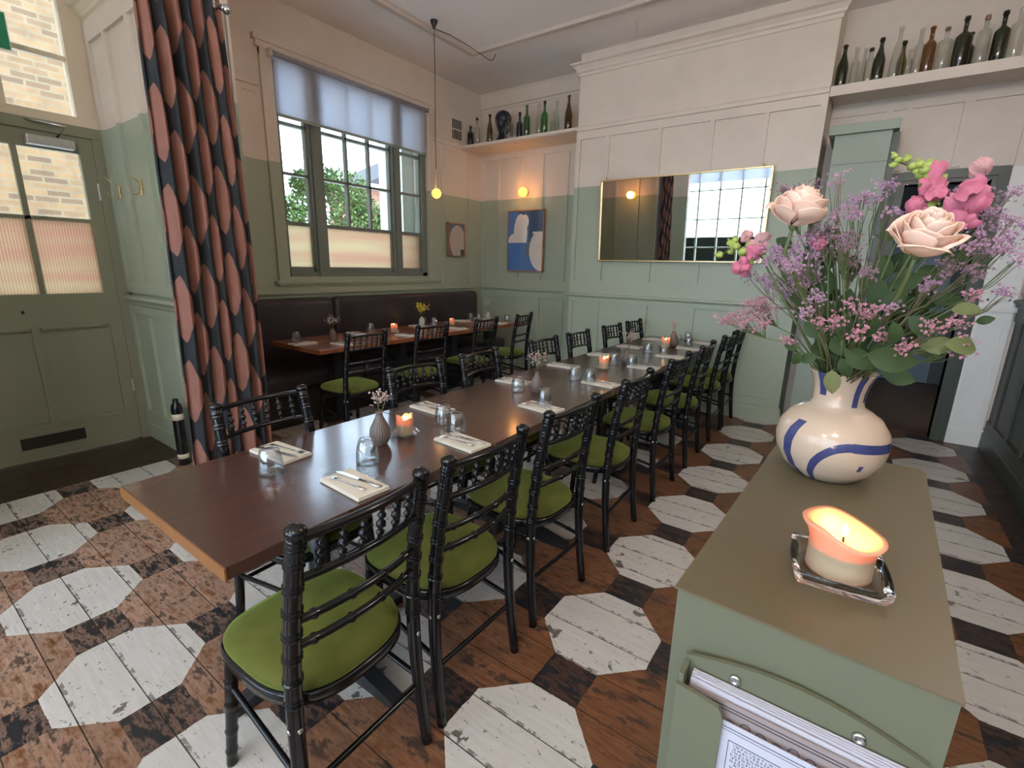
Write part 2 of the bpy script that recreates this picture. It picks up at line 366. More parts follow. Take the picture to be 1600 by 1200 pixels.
def vase_mat():
    # cream glaze with brushed blue strokes, in the vase's own coordinates
    m, nt, p, lk = mat_base('cream_glaze_with_blue_strokes')
    O = objc(nt); x, y, z = sep(nt, O)
    # angle seen from -x side: s = arc coordinate to the right (towards -y)
    ang = M_(nt, 'ARCTAN2', M_(nt, 'MULTIPLY', y, -1), M_(nt, 'MULTIPLY', x, -1))
    wob = M_(nt, 'MULTIPLY', M_(nt, 'SUBTRACT', noise(nt, 12, O, 3), .5), .06)
    A = M_(nt, 'ADD', ang, wob)
    def band(c0, hw): return M_(nt, 'LESS_THAN', M_(nt, 'ABSOLUTE', M_(nt, 'SUBTRACT', A, c0)), hw)
    def zr(lo, hi): return M_(nt, 'MULTIPLY', M_(nt, 'GREATER_THAN', z, lo), M_(nt, 'LESS_THAN', z, hi))
    # neck strokes
    s = M_(nt, 'MULTIPLY', band(.70, .13), zr(.142, .3)); s = M_(nt, 'MAXIMUM', s, M_(nt, 'MULTIPLY', band(1.25, .12), zr(.150, .3)))
    s = M_(nt, 'MAXIMUM', s, M_(nt, 'MULTIPLY', band(-.62, .15), zr(.158, .3))); s = M_(nt, 'MAXIMUM', s, M_(nt, 'MULTIPLY', band(-1.55, .08), zr(.13, .3)))
    # left curved stroke
    zc = M_(nt, 'DIVIDE', M_(nt, 'SUBTRACT', z, .055), .07)
    cv = M_(nt, 'MULTIPLY_ADD', M_(nt, 'MULTIPLY', zc, zc), .22, -.80)
    l1 = M_(nt, 'LESS_THAN', M_(nt, 'ABSOLUTE', M_(nt, 'SUBTRACT', A, cv)), .11)
    s = M_(nt, 'MAXIMUM', s, M_(nt, 'MULTIPLY', l1, zr(-.01, .113)))
    # big arch stroke : ellipse arc in (A, z)
    ex = M_(nt, 'DIVIDE', M_(nt, 'SUBTRACT', A, .40), .70); ez = M_(nt, 'DIVIDE', M_(nt, 'SUBTRACT', z, .012), .072)
    rr = M_(nt, 'SQRT', M_(nt, 'ADD', M_(nt, 'MULTIPLY', ex, ex), M_(nt, 'MULTIPLY', ez, ez)))
    ring = M_(nt, 'LESS_THAN', M_(nt, 'ABSOLUTE', M_(nt, 'SUBTRACT', rr, 1)), .10)
    ring = M_(nt, 'MULTIPLY', ring, M_(nt, 'LESS_THAN', A, .42)); s = M_(nt, 'MAXIMUM', s, ring)
    tail = M_(nt, 'MULTIPLY', M_(nt, 'GREATER_THAN', A, .40), M_(nt, 'LESS_THAN', M_(nt, 'ABSOLUTE', M_(nt, 'SUBTRACT', z, M_(nt, 'MULTIPLY_ADD', A, -.005, .086))), .008))
    tail = M_(nt, 'MULTIPLY', tail, M_(nt, 'LESS_THAN', A, 1.6)); s = M_(nt, 'MAXIMUM', s, tail)
    dot = M_(nt, 'MULTIPLY', band(.62, .045), zr(.040, .052)); s = M_(nt, 'MAXIMUM', s, dot)
    blue = mixc(nt, noise(nt, 30, O, 3), (.012, .018, .10), (.08, .09, .20))
    cr = mixc(nt, noise(nt, 8, O, 3), (.47, .36, .27), (.54, .42, .32))
    lk.new(mixc(nt, s, cr, blue), p.inputs['Base Color']); p.inputs['Roughness'].default_value = .16
    bump(nt, p, noise(nt, 14, O, 2), .08, .01)
    return m
MAT['vase'] = vase_mat()
def art(name, kind):
    m, nt, p, lk = mat_base(name)
    O = objc(nt); x, y, z = sep(nt, O)
    def disc(cx, cz, r_, sx=1, sz=1):
        a_ = M_(nt, 'DIVIDE', M_(nt, 'SUBTRACT', y, cx), sx); b_ = M_(nt, 'DIVIDE', M_(nt, 'SUBTRACT', z, cz), sz)
        return M_(nt, 'LESS_THAN', M_(nt, 'SQRT', M_(nt, 'ADD', M_(nt, 'MULTIPLY', a_, a_), M_(nt, 'MULTIPLY', b_, b_))), r_)
    G = lambda v, t: M_(nt, 'GREATER_THAN', v, t); L = lambda v, t: M_(nt, 'LESS_THAN', v, t)
    mu = lambda *q: (q[0] if len(q) == 1 else M_(nt, 'MULTIPLY', q[0], mu(*q[1:])))
    mxm = lambda *q: (q[0] if len(q) == 1 else M_(nt, 'MAXIMUM', q[0], mxm(*q[1:])))
    if kind == 'large':
        # y: +.27 is the left edge seen from the room, z up, origin at centre of sheet
        n = noise(nt, 5, O, 4); blue = mixc(nt, n, (.035, .12, .36), (.07, .20, .48))
        navy = (.03, .075, .17); pale = (.62, .60, .56)
        c0 = mixc(nt, mu(G(z, -.02), L(y, .20)), blue, navy)
        c0 = mixc(nt, mu(G(z, -.02), G(y, .12)), c0, blue)
        blob = mxm(disc(.08, .10, 1, .11, .25), disc(.01, .25, 1, .06, .09), mu(disc(.17, .0, 1, .11, .10)))
        c0 = mixc(nt, mu(blob, G(z, -.02), G(y, -.06)), c0, pale)
        low = mxm(disc(-.27, -.12, 1, .20, .27), mu(disc(-.20, .07, 1, .09, .10), M_(nt, 'SUBTRACT', 1, disc(-.10, .02, 1, .07, .08))))
        c0 = mixc(nt, mu(low, L(z, .12)), c0, pale)
        c0 = mixc(nt, mu(L(z, -.02), G(y, -.07), L(y, -.02), G(z, -.2)), c0, (.10, .12, .14))
        lk.new(c0, p.inputs['Base Color'])
    else:
        c0 = mixc(nt, disc(-.02, -.02, 1, .155, .21), (.10, .16, .22), (.50, .44, .38))
        c0 = mixc(nt, mu(L(z, -.12), L(y, -.08)), c0, (.06, .07, .05))
        # here y of the object is swapped to run along the wall
        lk.new(c0, p.inputs['Base Color'])
    p.inputs['Roughness'].default_value = .5; p.inputs['Coat Weight'].default_value = 1.0; p.inputs['Coat Roughness'].default_value = .02
    return m
MAT['art_large'] = art('blue_abstract_print', 'large'); MAT['art_small'] = art('small_abstract_print', 'small')
def menu_mat():
    m, nt, p, lk = mat_base('printed_menu_paper')
    O = objc(nt); x, y, z = sep(nt, O)
    G = lambda v, t: M_(nt, 'GREATER_THAN', v, t); L = lambda v, t: M_(nt, 'LESS_THAN', v, t)
    def frame(hy, z0, z1, t):
        i = M_(nt, 'MULTIPLY', M_(nt, 'MULTIPLY', L(M_(nt, 'ABSOLUTE', y), hy), G(z, z0)), L(z, z1))
        j = M_(nt, 'MULTIPLY', M_(nt, 'MULTIPLY', L(M_(nt, 'ABSOLUTE', y), hy-t), G(z, z0+t)), L(z, z1-t))
        return M_(nt, 'SUBTRACT', i, j)
    f = M_(nt, 'MAXIMUM', frame(.098, -.25, -.006, .0012), frame(.094, -.25, -.010, .0008))
    lk.new(mixc(nt, f, (.46, .46, .54), (.04, .04, .05)), p.inputs['Base Color']); p.inputs['Roughness'].default_value = .6
    return m
MAT['menu'] = menu_mat()
MAT['ink'] = simple('black_ink', (.03, .03, .035), .7, bmp=0)
MAT['menu_blank'] = simple('menu_paper', (.46, .44, .50), .6)
MAT['menu_brown'] = simple('brown_menu_paper', (.27, .22, .22), .6)

# ---------------------------------------------------------------- mesh helpers
class MB:
    def __init__(s): s.v = []; s.f = []; s.m = []; s.sm = []; s.uv = {}
    def add(s, vs, fs, mi=0, smooth=False, M=None):
        o = len(s.v)
        s.v += [tuple(M @ Vector(p)) if M else tuple(p) for p in vs]
        for f in fs: s.f.append(tuple(i+o for i in f)); s.m.append(mi); s.sm.append(smooth)
        return o
    def box(s, x0, x1, y0, y1, z0, z1, mi=0, M=None, bev=0):
        if x0 > x1: x0, x1 = x1, x0
        if y0 > y1: y0, y1 = y1, y0
        if bev <= 0:
            vs = [(x, y, z) for z in (z0, z1) for y in (y0, y1) for x in (x0, x1)]
            s.add(vs, [(0, 2, 3, 1), (4, 5, 7, 6), (0, 1, 5, 4), (2, 6, 7, 3), (0, 4, 6, 2), (1, 3, 7, 5)], mi, False, M)
        else:
            b_ = min(bev, (x1-x0)/2.01, (y1-y0)/2.01, (z1-z0)/2.01)
            bm = bmesh.new(); bmesh.ops.create_cube(bm, size=1)
            for v in bm.verts: v.co = Vector(((v.co.x+.5)*(x1-x0)+x0, (v.co.y+.5)*(y1-y0)+y0, (v.co.z+.5)*(z1-z0)+z0))
            bmesh.ops.bevel(bm, geom=bm.edges[:], offset=b_, segments=2, affect='EDGES', profile=.5)
            bm.verts.index_update()
            s.add([v.co[:] for v in bm.verts], [tuple(v.index for v in f.verts) for f in bm.faces], mi, False, M); bm.free()
    def tube(s, pts, rad, n=8, mi=0, caps=True, M=None, flat=1.0):
        pts = [Vector(p) for p in pts]
        if not isinstance(rad, (list, tuple)): rad = [rad]*len(pts)
        vs = []; T0 = None; prev = None
        for i, p in enumerate(pts):
            t = (pts[min(i+1, len(pts)-1)] - pts[max(i-1, 0)])
            if t.length < 1e-9: t = Vector((0, 0, 1))
            t.normalize()
            if prev is None:
                ref = Vector((0, 0, 1)) if abs(t.z) < .9 else Vector((1, 0, 0))
                u = t.cross(ref).normalized()
            else:
                u = (prev - t*prev.dot(t)).normalized()
            prev = u; w = t.cross(u)
            for k in range(n):
                a_ = 2*PI*k/n; vs.append(p + u*math.cos(a_)*rad[i] + w*math.sin(a_)*rad[i]*flat)
        fs = []
        for i in range(len(pts)-1):
            for k in range(n):
                fs.append((i*n+k, i*n+(k+1) % n, (i+1)*n+(k+1) % n, (i+1)*n+k))
        if caps: fs.append(tuple(range(n-1, -1, -1))); fs.append(tuple((len(pts)-1)*n+k for k in range(n)))
        s.add(vs, fs, mi, True, M)
    def lathe(s, prof, n=20, mi=0, M=None, close=False, rfun=None, smooth=True):
        vs = []; fs = []
        for i, (r_, z) in enumerate(prof):
            for k in range(n):
                a_ = 2*PI*k/n; rr = r_*(rfun(a_, z) if rfun else 1)
                vs.append((rr*math.cos(a_), rr*math.sin(a_), z))
        L = len(prof)
        for i in range(L-1 + (1 if close else 0)):
            for k in range(n):
                j = (i+1) % L
                fs.append((i*n+k, i*n+(k+1) % n, j*n+(k+1) % n, j*n+k))
        if not close:
            if prof[0][0] > 1e-5: fs.append(tuple(range(n-1, -1, -1)))
            if prof[-1][0] > 1e-5: fs.append(tuple((L-1)*n+k for k in range(n)))
        s.add(vs, fs, mi, smooth, M)
    def prism(s, pts, z0, z1, mi=0, M=None, smooth=False):
        n = len(pts); vs = [(x, y, z0) for x, y in pts]+[(x, y, z1) for x, y in pts]
        fs = [tuple(range(n-1, -1, -1)), tuple(range(n, 2*n))]+[(i, (i+1) % n, n+(i+1) % n, n+i) for i in range(n)]
        s.add(vs, fs, mi, smooth, M)
    def ball(s, c_, r_, n=10, mi=0, sc=(1, 1, 1), M=None):
        prof = [(math.sin(PI*i/(n//2+2)), -math.cos(PI*i/(n//2+2))) for i in range(n//2+3)]
        T = Matrix.Translation(Vector(c_)) @ Matrix.Diagonal((r_*sc[0], r_*sc[1], r_*sc[2], 1))
        if M: T = M @ T
        s.lathe([(max(p[0], 1e-6), p[1]) for p in prof], n, mi, T)
    def build(s, name, mats, parent=None, **props):
        me = bpy.data.meshes.new(name); me.from_pydata(s.v, [], s.f)
        if not isinstance(mats, (list, tuple)): mats = [mats]
        for m in mats: me.materials.append(MAT[m] if isinstance(m, str) else m)
        me.polygons.foreach_set('material_index', s.m); me.polygons.foreach_set('use_smooth', s.sm)
        me.update()
        bm = bmesh.new(); bm.from_mesh(me); bmesh.ops.recalc_face_normals(bm, faces=bm.faces[:]); bm.to_mesh(me); bm.free()
        o = bpy.data.objects.new(name, me); COL.objects.link(o)
        if parent: o.parent = parent
        for k, v in props.items(): o[k] = v
        return o
import bmesh
def tag(o, label=None, cat=None, group=None, kind=None):
    if label: o['label'] = label
    if cat: o['category'] = cat
    if group: o['group'] = group
    if kind: o['kind'] = kind
    return o
def empty(name, loc, rz=0, label=None, cat=None, group=None, kind=None):
    o = bpy.data.objects.new(name, None); COL.objects.link(o); o.location = loc; o.rotation_euler = (0, 0, rz)
    o.empty_display_size = .05
    return tag(o, label, cat, group, kind)
KIDS = {}
def kids(o):
    return [x for x in bpy.data.objects if x.parent == o]
def copy_tree(o, parent=None):
    c_ = o.copy(); COL.objects.link(c_)
    if parent: c_.parent = parent
    for ch in kids(o): copy_tree(ch, c_)
    return c_
def dup(o, loc, rz=None, label=None, group=None):
    c_ = copy_tree(o); c_.location = loc
    if rz is not None: c_.rotation_euler = (0, 0, rz)
    if label: c_['label'] = label
    if group: c_['group'] = group
    return c_
def at(x, y, z, rz=0, s_=1): return Matrix.Translation((x, y, z)) @ Matrix.Rotation(rz, 4, 'Z') @ Matrix.Scale(s_, 4)
def Pn(o): return [o.x, o.y, o.z]

# wall helpers: a wall slab plus raised stiles and rails
def wall_x(mb, x, y0, y1, z0, z1, side, t=.12, mi=0):      # plane at x, room on `side` (-1: room at smaller x)
    mb.box(x, x - side*t, y0, y1, z0, z1, mi)
def rx(mb, x, y0, y1, z0, z1, side, d=.020, mi=0):
    if abs(y1-y0) > .4: d += .0012
    mb.box(x - side*.004, x + side*d, y0, y1, z0, z1, mi)
def ry(mb, y, x0, x1, z0, z1, side, d=.020, mi=0):
    if abs(x1-x0) > .4: d += .0012
    mb.box(x0, x1, min(y - side*.004, y + side*d), max(y - side*.004, y + side*d), z0, z1, mi)
CH = 5.171; AL = 5.63; WY = 4.6; CE = 3.68; RY = -1.068

# floor, ceiling
mb = MB(); mb.box(-3.1, 5.75, -1.3, 4.85, -.1, 0); mb.build('floor', 'floor', kind='structure')
mb = MB(); mb.box(-3.1, 5.75, -1.3, 4.85, CE, CE+.15); mb.build('ceiling', 'ceiling', kind='structure')

# chimney breast with panelling
mb = MB()
y0, y1 = .477, 2.852
mb.box(CH, 5.75, y0, y1, 0, CE)
st = [(2.852, 2.80), (2.50, 2.45), (1.93, 1.88), (1.42, 1.375), (.957, .914), (.527, .477)]
for a_, b_ in st:
    rx(mb, CH, b_, a_, 1.16, 2.90, -1); rx(mb, CH, b_, a_, .18, 1.10, -1)
for z0, z1 in ((1.16, 1.31), (2.83, 2.90), (1.065, 1.13), (.16, .235)):
    rx(mb, CH, y0, y1, z0, z1, -1)
mb.build('wall_chimney_breast', 'wall', kind='structure')
def molding_x(x, y0, y1, z, prof, side, name, mat, n, ret0=False, ret1=False):
    # profile: list of (depth, z offset) swept along y, with returns
    m_ = MB(); vs = []; ys = (y0, y1)
    for k, yy in enumerate(ys):
        for d, dz in prof:
            yo = yy
            if k == 0 and ret0: yo = yy - d
            if k == 1 and ret1: yo = yy + d
            vs.append((x + side*d, yo, z+dz))
    L = len(prof); fs = [(i, i+1, L+i+1, L+i) for i in range(L-1)]+[(L-1, 0, L, 2*L-1)]
    fs += [tuple(range(L)), tuple(range(2*L-1, L-1, -1))]
    m_.add(vs, fs)
    return m_.build(name, mat, kind='structure')
def molding_y(y, x0, x1, z, prof, side, name, mat, n=0, ret1=False, ret0=False):
    m_ = MB(); vs = []
    for k, xx in enumerate((x0, x1)):
        for d, dz in prof:
            xo = xx + (d if (k == 1 and ret1) else 0) - (d if (k == 0 and ret0) else 0)
            vs.append((xo, y + side*d, z+dz))
    L = len(prof); fs = [(i, i+1, L+i+1, L+i) for i in range(L-1)]+[(L-1, 0, L, 2*L-1)]
    fs += [tuple(range(L)), tuple(range(2*L-1, L-1, -1))]
    m_.add(vs, fs); return m_.build(name, mat, kind='structure')
DADO = [(0, 0), (.012, 0), (.02, .012), (.022, .03), (.03, .04), (.045, .045), (.05, .055), (.048, .068), (.03, .075), (0, .078)]
BASE = [(0, 0), (.022, 0), (.022, .12), (.016, .13), (.016, .145), (.008, .16), (0, .165)]
CROWN = [(0, 0), (.012, 0), (.015, .03), (.03, .04), (.035, .06), (.06, .09), (.085, .10), (.09, .105), (.09, .118), (0, .118)]
RAIL = [(0, 0), (.01, 0), (.015, .05), (.03, .055), (.035, .085), (.028, .10), (0, .105)]
molding_x(CH, y0, y1, 1.085, DADO, -1, 'trim_1', 'green', 1, True, True)
molding_x(CH, y0, y1, 0, BASE, -1, 'baseboard_chimney', 'green', 1, True, True)
molding_x(CH, y0, y1, 3.462, CROWN, -1, 'trim_2', 'beige', 1, True, True)
molding_x(CH, y0, y1, 2.862, RAIL, -1, 'trim_3', 'beige', 1, False, False)
# left alcove wall
mb = MB(); mb.box(AL, AL+.12, 2.86, WY+.25, 0, CE)
for yy in (4.31, 3.96, 3.59, 3.216):
    rx(mb, AL, yy-.022, yy+.022, 1.16, 2.9, -1)
for yy in (4.31, 3.96, 3.59, 3.216):
    rx(mb, AL, yy-.022, yy+.022, .18, 1.08, -1)
for z0, z1 in ((1.16, 1.27), (2.85, 2.96), (1.03, 1.10), (.16, .24), (3.06, 3.10)): rx(mb, AL, 2.86, WY, z0, z1, -1)
rx(mb, AL, 4.53, WY, .16, 2.9, -1)
mb.build('wall_back', 'wall', kind='structure')
molding_x(AL, 2.852, WY, 1.085, DADO, -1, 'trim_4', 'green', 1)
molding_x(AL, 2.852, WY, 0, BASE, -1, 'baseboard_back', 'green', 1)
molding_x(AL, 2.852, WY, 3.47, [(0, 0), (.01, 0), (.012, .03), (.03, .035), (.03, .06), (.04, .18), (.06, .21), (0, .21)], -1, 'trim_5', 'beige', 1)

# window wall (left side of the room) : opening for the sash window
mb = MB()
wx0, wx1, wz0, wz1 = 2.60, 4.56, 1.30, 3.22
mb.box(1.35, wx0, WY, WY+.25, 0, CE); mb.box(wx1, AL+.12, WY, WY+.25, 0, CE)
mb.box(wx0, wx1, WY, WY+.25, 0, wz0); mb.box(wx0, wx1, WY, WY+.25, wz1, CE)
# casing
for a_, b_ in ((2.53, 2.64), (4.54, 4.64)): mb.box(a_, b_, WY-.03, WY+.01, 1.24, 3.27)
mb.box(2.50, 4.67, WY-.037, WY+.01, 3.25, 3.30); mb.box(2.48, 4.69, WY-.05, WY+.01, 3.30, 3.345); mb.box(2.53, 4.64, WY-.032, WY+.01, 3.20, 3.26)
# panelling either side
for a_, b_ in ((2.30, 2.35), (4.80, 4.84), (5.33, 5.37)):
    ry(mb, WY, a_, b_, 1.16, 2.9, -1)
ry(mb, WY, 1.55, AL, 1.13, 1.2, -1)
mb.build('wall_left', 'wall', kind='structure')
molding_y(WY, 4.66, 5.171, 2.88, RAIL, -1, 'trim_6', 'beige')
molding_y(WY, 1.55, 2.50, 2.88, RAIL, -1, 'trim_7', 'beige')
molding_y(WY, 1.55, AL, 1.085, DADO, -1, 'trim_8', 'green')
# lobby, door wall and facade beyond
mb = MB()
DY = 4.707
mb.box(-.15, .33, DY, WY+.25, 0, CE); mb.box(1.29, 1.36, DY, WY+.25, 0, CE)
mb.box(.33, 1.29, DY, WY+.25, 3.55, CE)
mb.build('wall_door', 'cream', kind='structure')
mb = MB()
mb.box(-3.1, -2.75, WY, WY+.25, 0, CE); mb.box(-.55, -.15, WY, WY+.25, 0, CE)
mb.box(-2.75, -.55, WY, WY+.25, 0, .9); mb.box(-2.75, -.55, WY, WY+.25, 3.1, CE)
mb.build('wall_facade', 'wall', kind='structure')
# return partition with coat hooks: x 1.35 to 1.55, y 3.12 to door wall
mb = MB()
mb.box(1.35, 1.55, 3.12, WY+.12, 0, CE)
for a_, b_ in ((4.60, 4.645), (4.275, 4.315), (3.86, 3.91), (3.45, 3.49), (3.12, 3.17)):
    rx(mb, 1.35, a_, b_, 1.19, 3.0, -1); rx(mb, 1.35, a_, b_, .18, 1.08, -1)
    rx(mb, 1.55, a_, min(b_, 4.6), 1.19, 3.0, 1)
for z0, z1 in ((1.19, 1.27), (2.88, 3.0), (1.03, 1.09), (.16, .24)): rx(mb, 1.35, 3.12, 4.645, z0, z1, -1)
mb.build('wall_partition', 'wall', kind='structure')
molding_x(1.35, 3.12, DY, 1.09, DADO, -1, 'trim_9', 'green', 1)
molding_x(1.35, 3.12, DY, 0, BASE, -1, 'baseboard_partition', 'green', 1)
molding_x(1.35, 3.12, DY, 2.99, CROWN, -1, 'trim_10', 'cream', 1)
mb = MB(); mb.box(-.27, -.15, 3.12, WY+.12, 0, CE); mb.build('wall_lobby', 'wall', kind='structure')
# street front wall behind the camera, with one mirrored window and one added for daylight
mb = MB()
FX = -2.8
mb.box(FX-.2, FX, -1.3, -.95, 0, CE); mb.box(FX-.2, FX, 4.15, WY+.25, 0, CE); mb.box(FX-.2, FX, 1.52, 1.68, .5, 3.2)
mb.box(FX-.2, FX, -.95, 4.15, 0, .5); mb.box(FX-.2, FX, -.95, 4.15, 3.2, CE)
mb.build('wall_front', 'wall', kind='structure')
# right wall
mb = MB(); mb.box(-3.1, 5.75, RY-.15, RY, 0, CE)
k = -2.6
while k < 5.5:
    ry(mb, RY, k, k+.055, .18, 1.22, 1, .014); ry(mb, RY, k, k+.05, 1.35, 2.85, 1, .010); k += .42
for z0, z1 in ((1.10, 1.22), (.16, .25), (2.80, 2.9), (1.32, 1.38)): ry(mb, RY, -2.8, 5.6, z0, z1, 1, .014)
mb.build('wall_right', 'dark_wall', kind='structure')
molding_y(RY, -2.8, 5.6, 1.20, DADO, 1, 'trim_11', 'dark_green')
molding_y(RY, -2.8, 5.62, 0, [(0, 0), (.03, 0), (.03, .13), (.02, .15), (.02, .165), (0, .19)], 1, 'baseboard_right', 'dark_green')

# right alcove wall with doorway
mb = MB()
D0, D1, DZ = -.71, -.16, 2.21
mb.box(AL, AL+.12, D1, .48, 0, CE); mb.box(AL, AL+.12, RY-.15, D0, 0, CE); mb.box(AL, AL+.12, D0, D1, DZ, CE)
for a_, b_ in ((.02, .07), (-.11, -.07), (-.50, -.44)): rx(mb, AL, a_, b_, 2.33, 2.88, -1)
rx(mb, AL, RY, .47, 2.82, 2.95, -1)
for a_, b_ in ((-.86, -.82), (-1.05, -1.01)): rx(mb, AL, a_, b_, 1.3, 2.9, -1)
mb.build('wall_alcove', 'beige', kind='structure')
for nm, (ya, yb) in (('trim_12', (-.81, D0)), ('trim_13', (D1, -.06))):
    m_ = MB(); m_.box(AL-.035, AL+.12, ya, yb, 0, 2.31); m_.box(AL-.05, AL, ya+.03, yb-.03, 0, 2.28); m_.build(nm, 'dark_green', kind='structure')
m_ = MB(); m_.box(AL-.037, AL+.12, D0-.02, D1+.02, DZ, 2.312); m_.box(AL-.053, AL, D0-.05, D1+.05, DZ+.03, 2.29); m_.build('trim_14', 'dark_green', kind='structure')
# white painted pier right of the doorway
m_ = MB(); m_.box(AL-.03, AL+.0, -1.04, -.815, .01, 1.17); m_.box(AL-.05, AL, -1.055, -.812, 0, .13); m_.box(AL-.042, AL, -1.05, -.813, .13, .155)
m_.box(AL-.0372, AL, -1.0195, -.995, .21, 1.11); m_.box(AL-.0372, AL, -.855, -.8355, .21, 1.11); m_.box(AL-.038, AL, -1.02, -.835, .2, .225); m_.box(AL-.038, AL, -1.02, -.835, 1.10, 1.12)
m_.box(AL-.05, AL, -1.055, -.812, 1.17, 1.21); m_.box(AL-.03, AL, -1.04, -.815, 1.21, 2.3)
m_.box(AL-.038, AL, -1.0, -.86, 1.26, 1.275); m_.box(AL-.038, AL, -1.0, -.99, 1.26, 2.2); m_.box(AL-.038, AL, -.87, -.86, 1.26, 2.2)
m_.build('trim_15', 'white', kind='structure')
# corridor beyond
mb = MB(); mb.box(AL+.0, 8.75, -1.5, .6, -.1, -.001)
mb.build('floor_corridor', 'corridor_floor' if 'corridor_floor' in MAT else 'edge', kind='structure')
mb = MB(); mb.box(8.6, 8.75, -1.5, .6, 0, 2.6); mb.box(5.75, 8.75, .5, .6, 0, 2.6); mb.box(5.75, 8.75, -1.6, -1.5, 0, 2.6); mb.box(5.75, 8.75, -1.6, .6, 2.6, 2.7)
mb.build('wall_corridor', 'corridor', kind='structure')
t = MB(); t.box(8.54, 8.6, -.92, -.12, .01, 2.05, bev=.004)
for ya, yb, za, zb in ((-.85, -.57, .2, .85), (-.47, -.19, .2, .85), (-.85, -.57, 1.0, 1.95), (-.47, -.19, 1.0, 1.95)):
    t.box(8.525, 8.55, ya, yb, zb-.012, zb); t.box(8.525, 8.55, ya, yb, za, za+.012); t.box(8.525, 8.55, ya, ya+.012, za, zb); t.box(8.525, 8.55, yb-.012, yb, za, zb)
t.build('door_2', 'blue_grey', kind='structure')

# shelves (continuous with the picture rail)
mb = MB(); mb.box(CH+.0, AL, 2.855, WY-.002, 2.925, 2.965, bev=.004); mb.box(CH-.03, CH+.02, 2.853, WY-.002, 2.93, 2.962)
tag(mb.build('wall_shelf', 'beige'), 'long cream painted shelf above the window alcove, left of the chimney breast', 'shelf')
mb = MB(); mb.box(CH, AL, RY+.002, .475, 2.925, 2.965, bev=.004); mb.box(CH-.01, CH+.02, RY+.002, .474, 2.885, 2.962)
tag(mb.build('wall_shelf', 'beige'), 'cream painted shelf at upper right, right of the chimney breast', 'shelf')

# ---------------------------------------------------------------- window_1
wr = empty('window_1', (3.58, WY+.05, 1.30), kind='structure')
def wpart(name, mat, boxes, parent=wr, off=(3.58, WY+.05, 1.30)):
    m_ = MB()
    for q in boxes: m_.box(q[0]-off[0], q[1]-off[0], q[2]-off[1], q[3]-off[1], q[4]-off[2], q[5]-off[2])
    return m_.build(name, mat, parent)
fy0, fy1 = WY+.01, WY+.11
fr = [(2.60, 2.675, fy0, fy1, 1.30, 3.22), (4.46, 4.56, fy0, fy1, 1.30, 3.22), (2.60, 4.56, fy0, fy1, 3.16, 3.22), (2.60, 4.56, fy0, fy1, 1.30, 1.345),
      (2.985, 3.10, WY-.01, fy1, 1.30, 3.18), (4.03, 4.11, WY-.01, fy1, 1.30, 3.18),
      (4.0, 4.02, WY+.0, fy1, 1.345, 3.18), (2.96, 2.97, WY+.0, fy1, 1.345, 3.18)]
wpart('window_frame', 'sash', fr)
for lo, hi, nm in ((2.675, 2.96, 1), (3.10, 3.995, 3), (4.11, 4.46, 1)):
    bx = [(lo, lo+.018, WY+.03, WY+.08, 1.345, 3.16), (hi-.018, hi, WY+.03, WY+.08, 1.345, 3.16), (lo, hi, WY+.03, WY+.08, 1.345, 1.395), (lo, hi, WY+.02, WY+.08, 1.79, 1.825), (lo, hi, WY+.03, WY+.08, 2.25, 2.275), (lo, hi, WY+.03, WY+.08, 2.685, 2.715)]
    for k in range(1, nm):
        xx = (3.41, 3.70)[k-1]; bx.append((xx-.012, xx+.012, WY+.03, WY+.08, 1.8, 3.16))
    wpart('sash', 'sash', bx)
    wpart('glass_pane', 'pane', [(lo, hi, WY+.055, WY+.058, 1.82, 3.16)])
    wpart('reeded_pane', 'reeded', [(lo, hi, WY+.055, WY+.058, 1.39, 1.80)])
wpart('window_sill', 'green', [(2.49, 4.68, WY-.06, WY+.02, 1.235, 1.262), (2.52, 4.65, WY-.03, WY+.01, 1.205, 1.236)])
t = empty('roller_blind', (3.56, 4.53, 3.22), 0, 'pale roller blind half lowered over the large sash window', 'blind')
m_ = MB(); m_.tube([(-.94, 0, 0), (.96, 0, 0)], .022, 12); m_.build('roller', 'blind', t)
m_ = MB(); m_.box(-.925, .93, .018, .020, -.475, 0); m_.build('fabric', 'blind', t)
m_ = MB(); m_.box(-.925, .93, .010, .026, -.495, -.47); m_.build('bottom_bar', 'grey_green', t)
for sx in (-.96, .97):
    m_ = MB(); m_.box(sx-.012, sx+.012, -.03, .045, -.03, .03, bev=.005); m_.build('bracket', 'plastic_white', t)
m_ = MB(); m_.tube([(.965, -.02, -.02), (.968, -.02, -.75), (.985, -.02, -.78), (.99, -.02, -.02)], .0025, 6); m_.build('chain', 'plastic_white', t)

# ---------------------------------------------------------------- door_1 with transom window_2
dr = empty('door_1', (0.8, DY, 0), kind='structure')
def dpart(name, mat, boxes, parent=dr, bev=0):
    m_ = MB()
    for q in boxes: m_.box(q[0]-.8, q[1]-.8, q[2]-DY, q[3]-DY, q[4], q[5], bev=bev)
    return m_.build(name, mat, parent)
yf = DY-.045
dpart('door_leaf', 'door', [(.36, .45, yf, DY, .01, 2.265), (1.195, 1.275, yf, DY, .01, 2.265), (.45, 1.195, yf, DY, 2.155, 2.265), (.45, 1.195, yf, DY, .955, 1.185), (.45, 1.195, yf, DY, .01, .26), (.755, .80, yf, DY, .26, .955),
     (.45, .755, yf+.02, DY, .25, .96), (.80, 1.195, yf+.02, DY, .25, .96)])
m_ = MB()
for xa, xb in ((.46, .75), (.805, 1.17)):
    m_.box(xa-.8, xb-.8, yf-DY-.006, yf-DY+.03, .935, .955); m_.box(xa-.8, xb-.8, yf-DY-.012, yf-DY+.03, .235, .262)
m_.build('panel_moulding', 'door', dr)
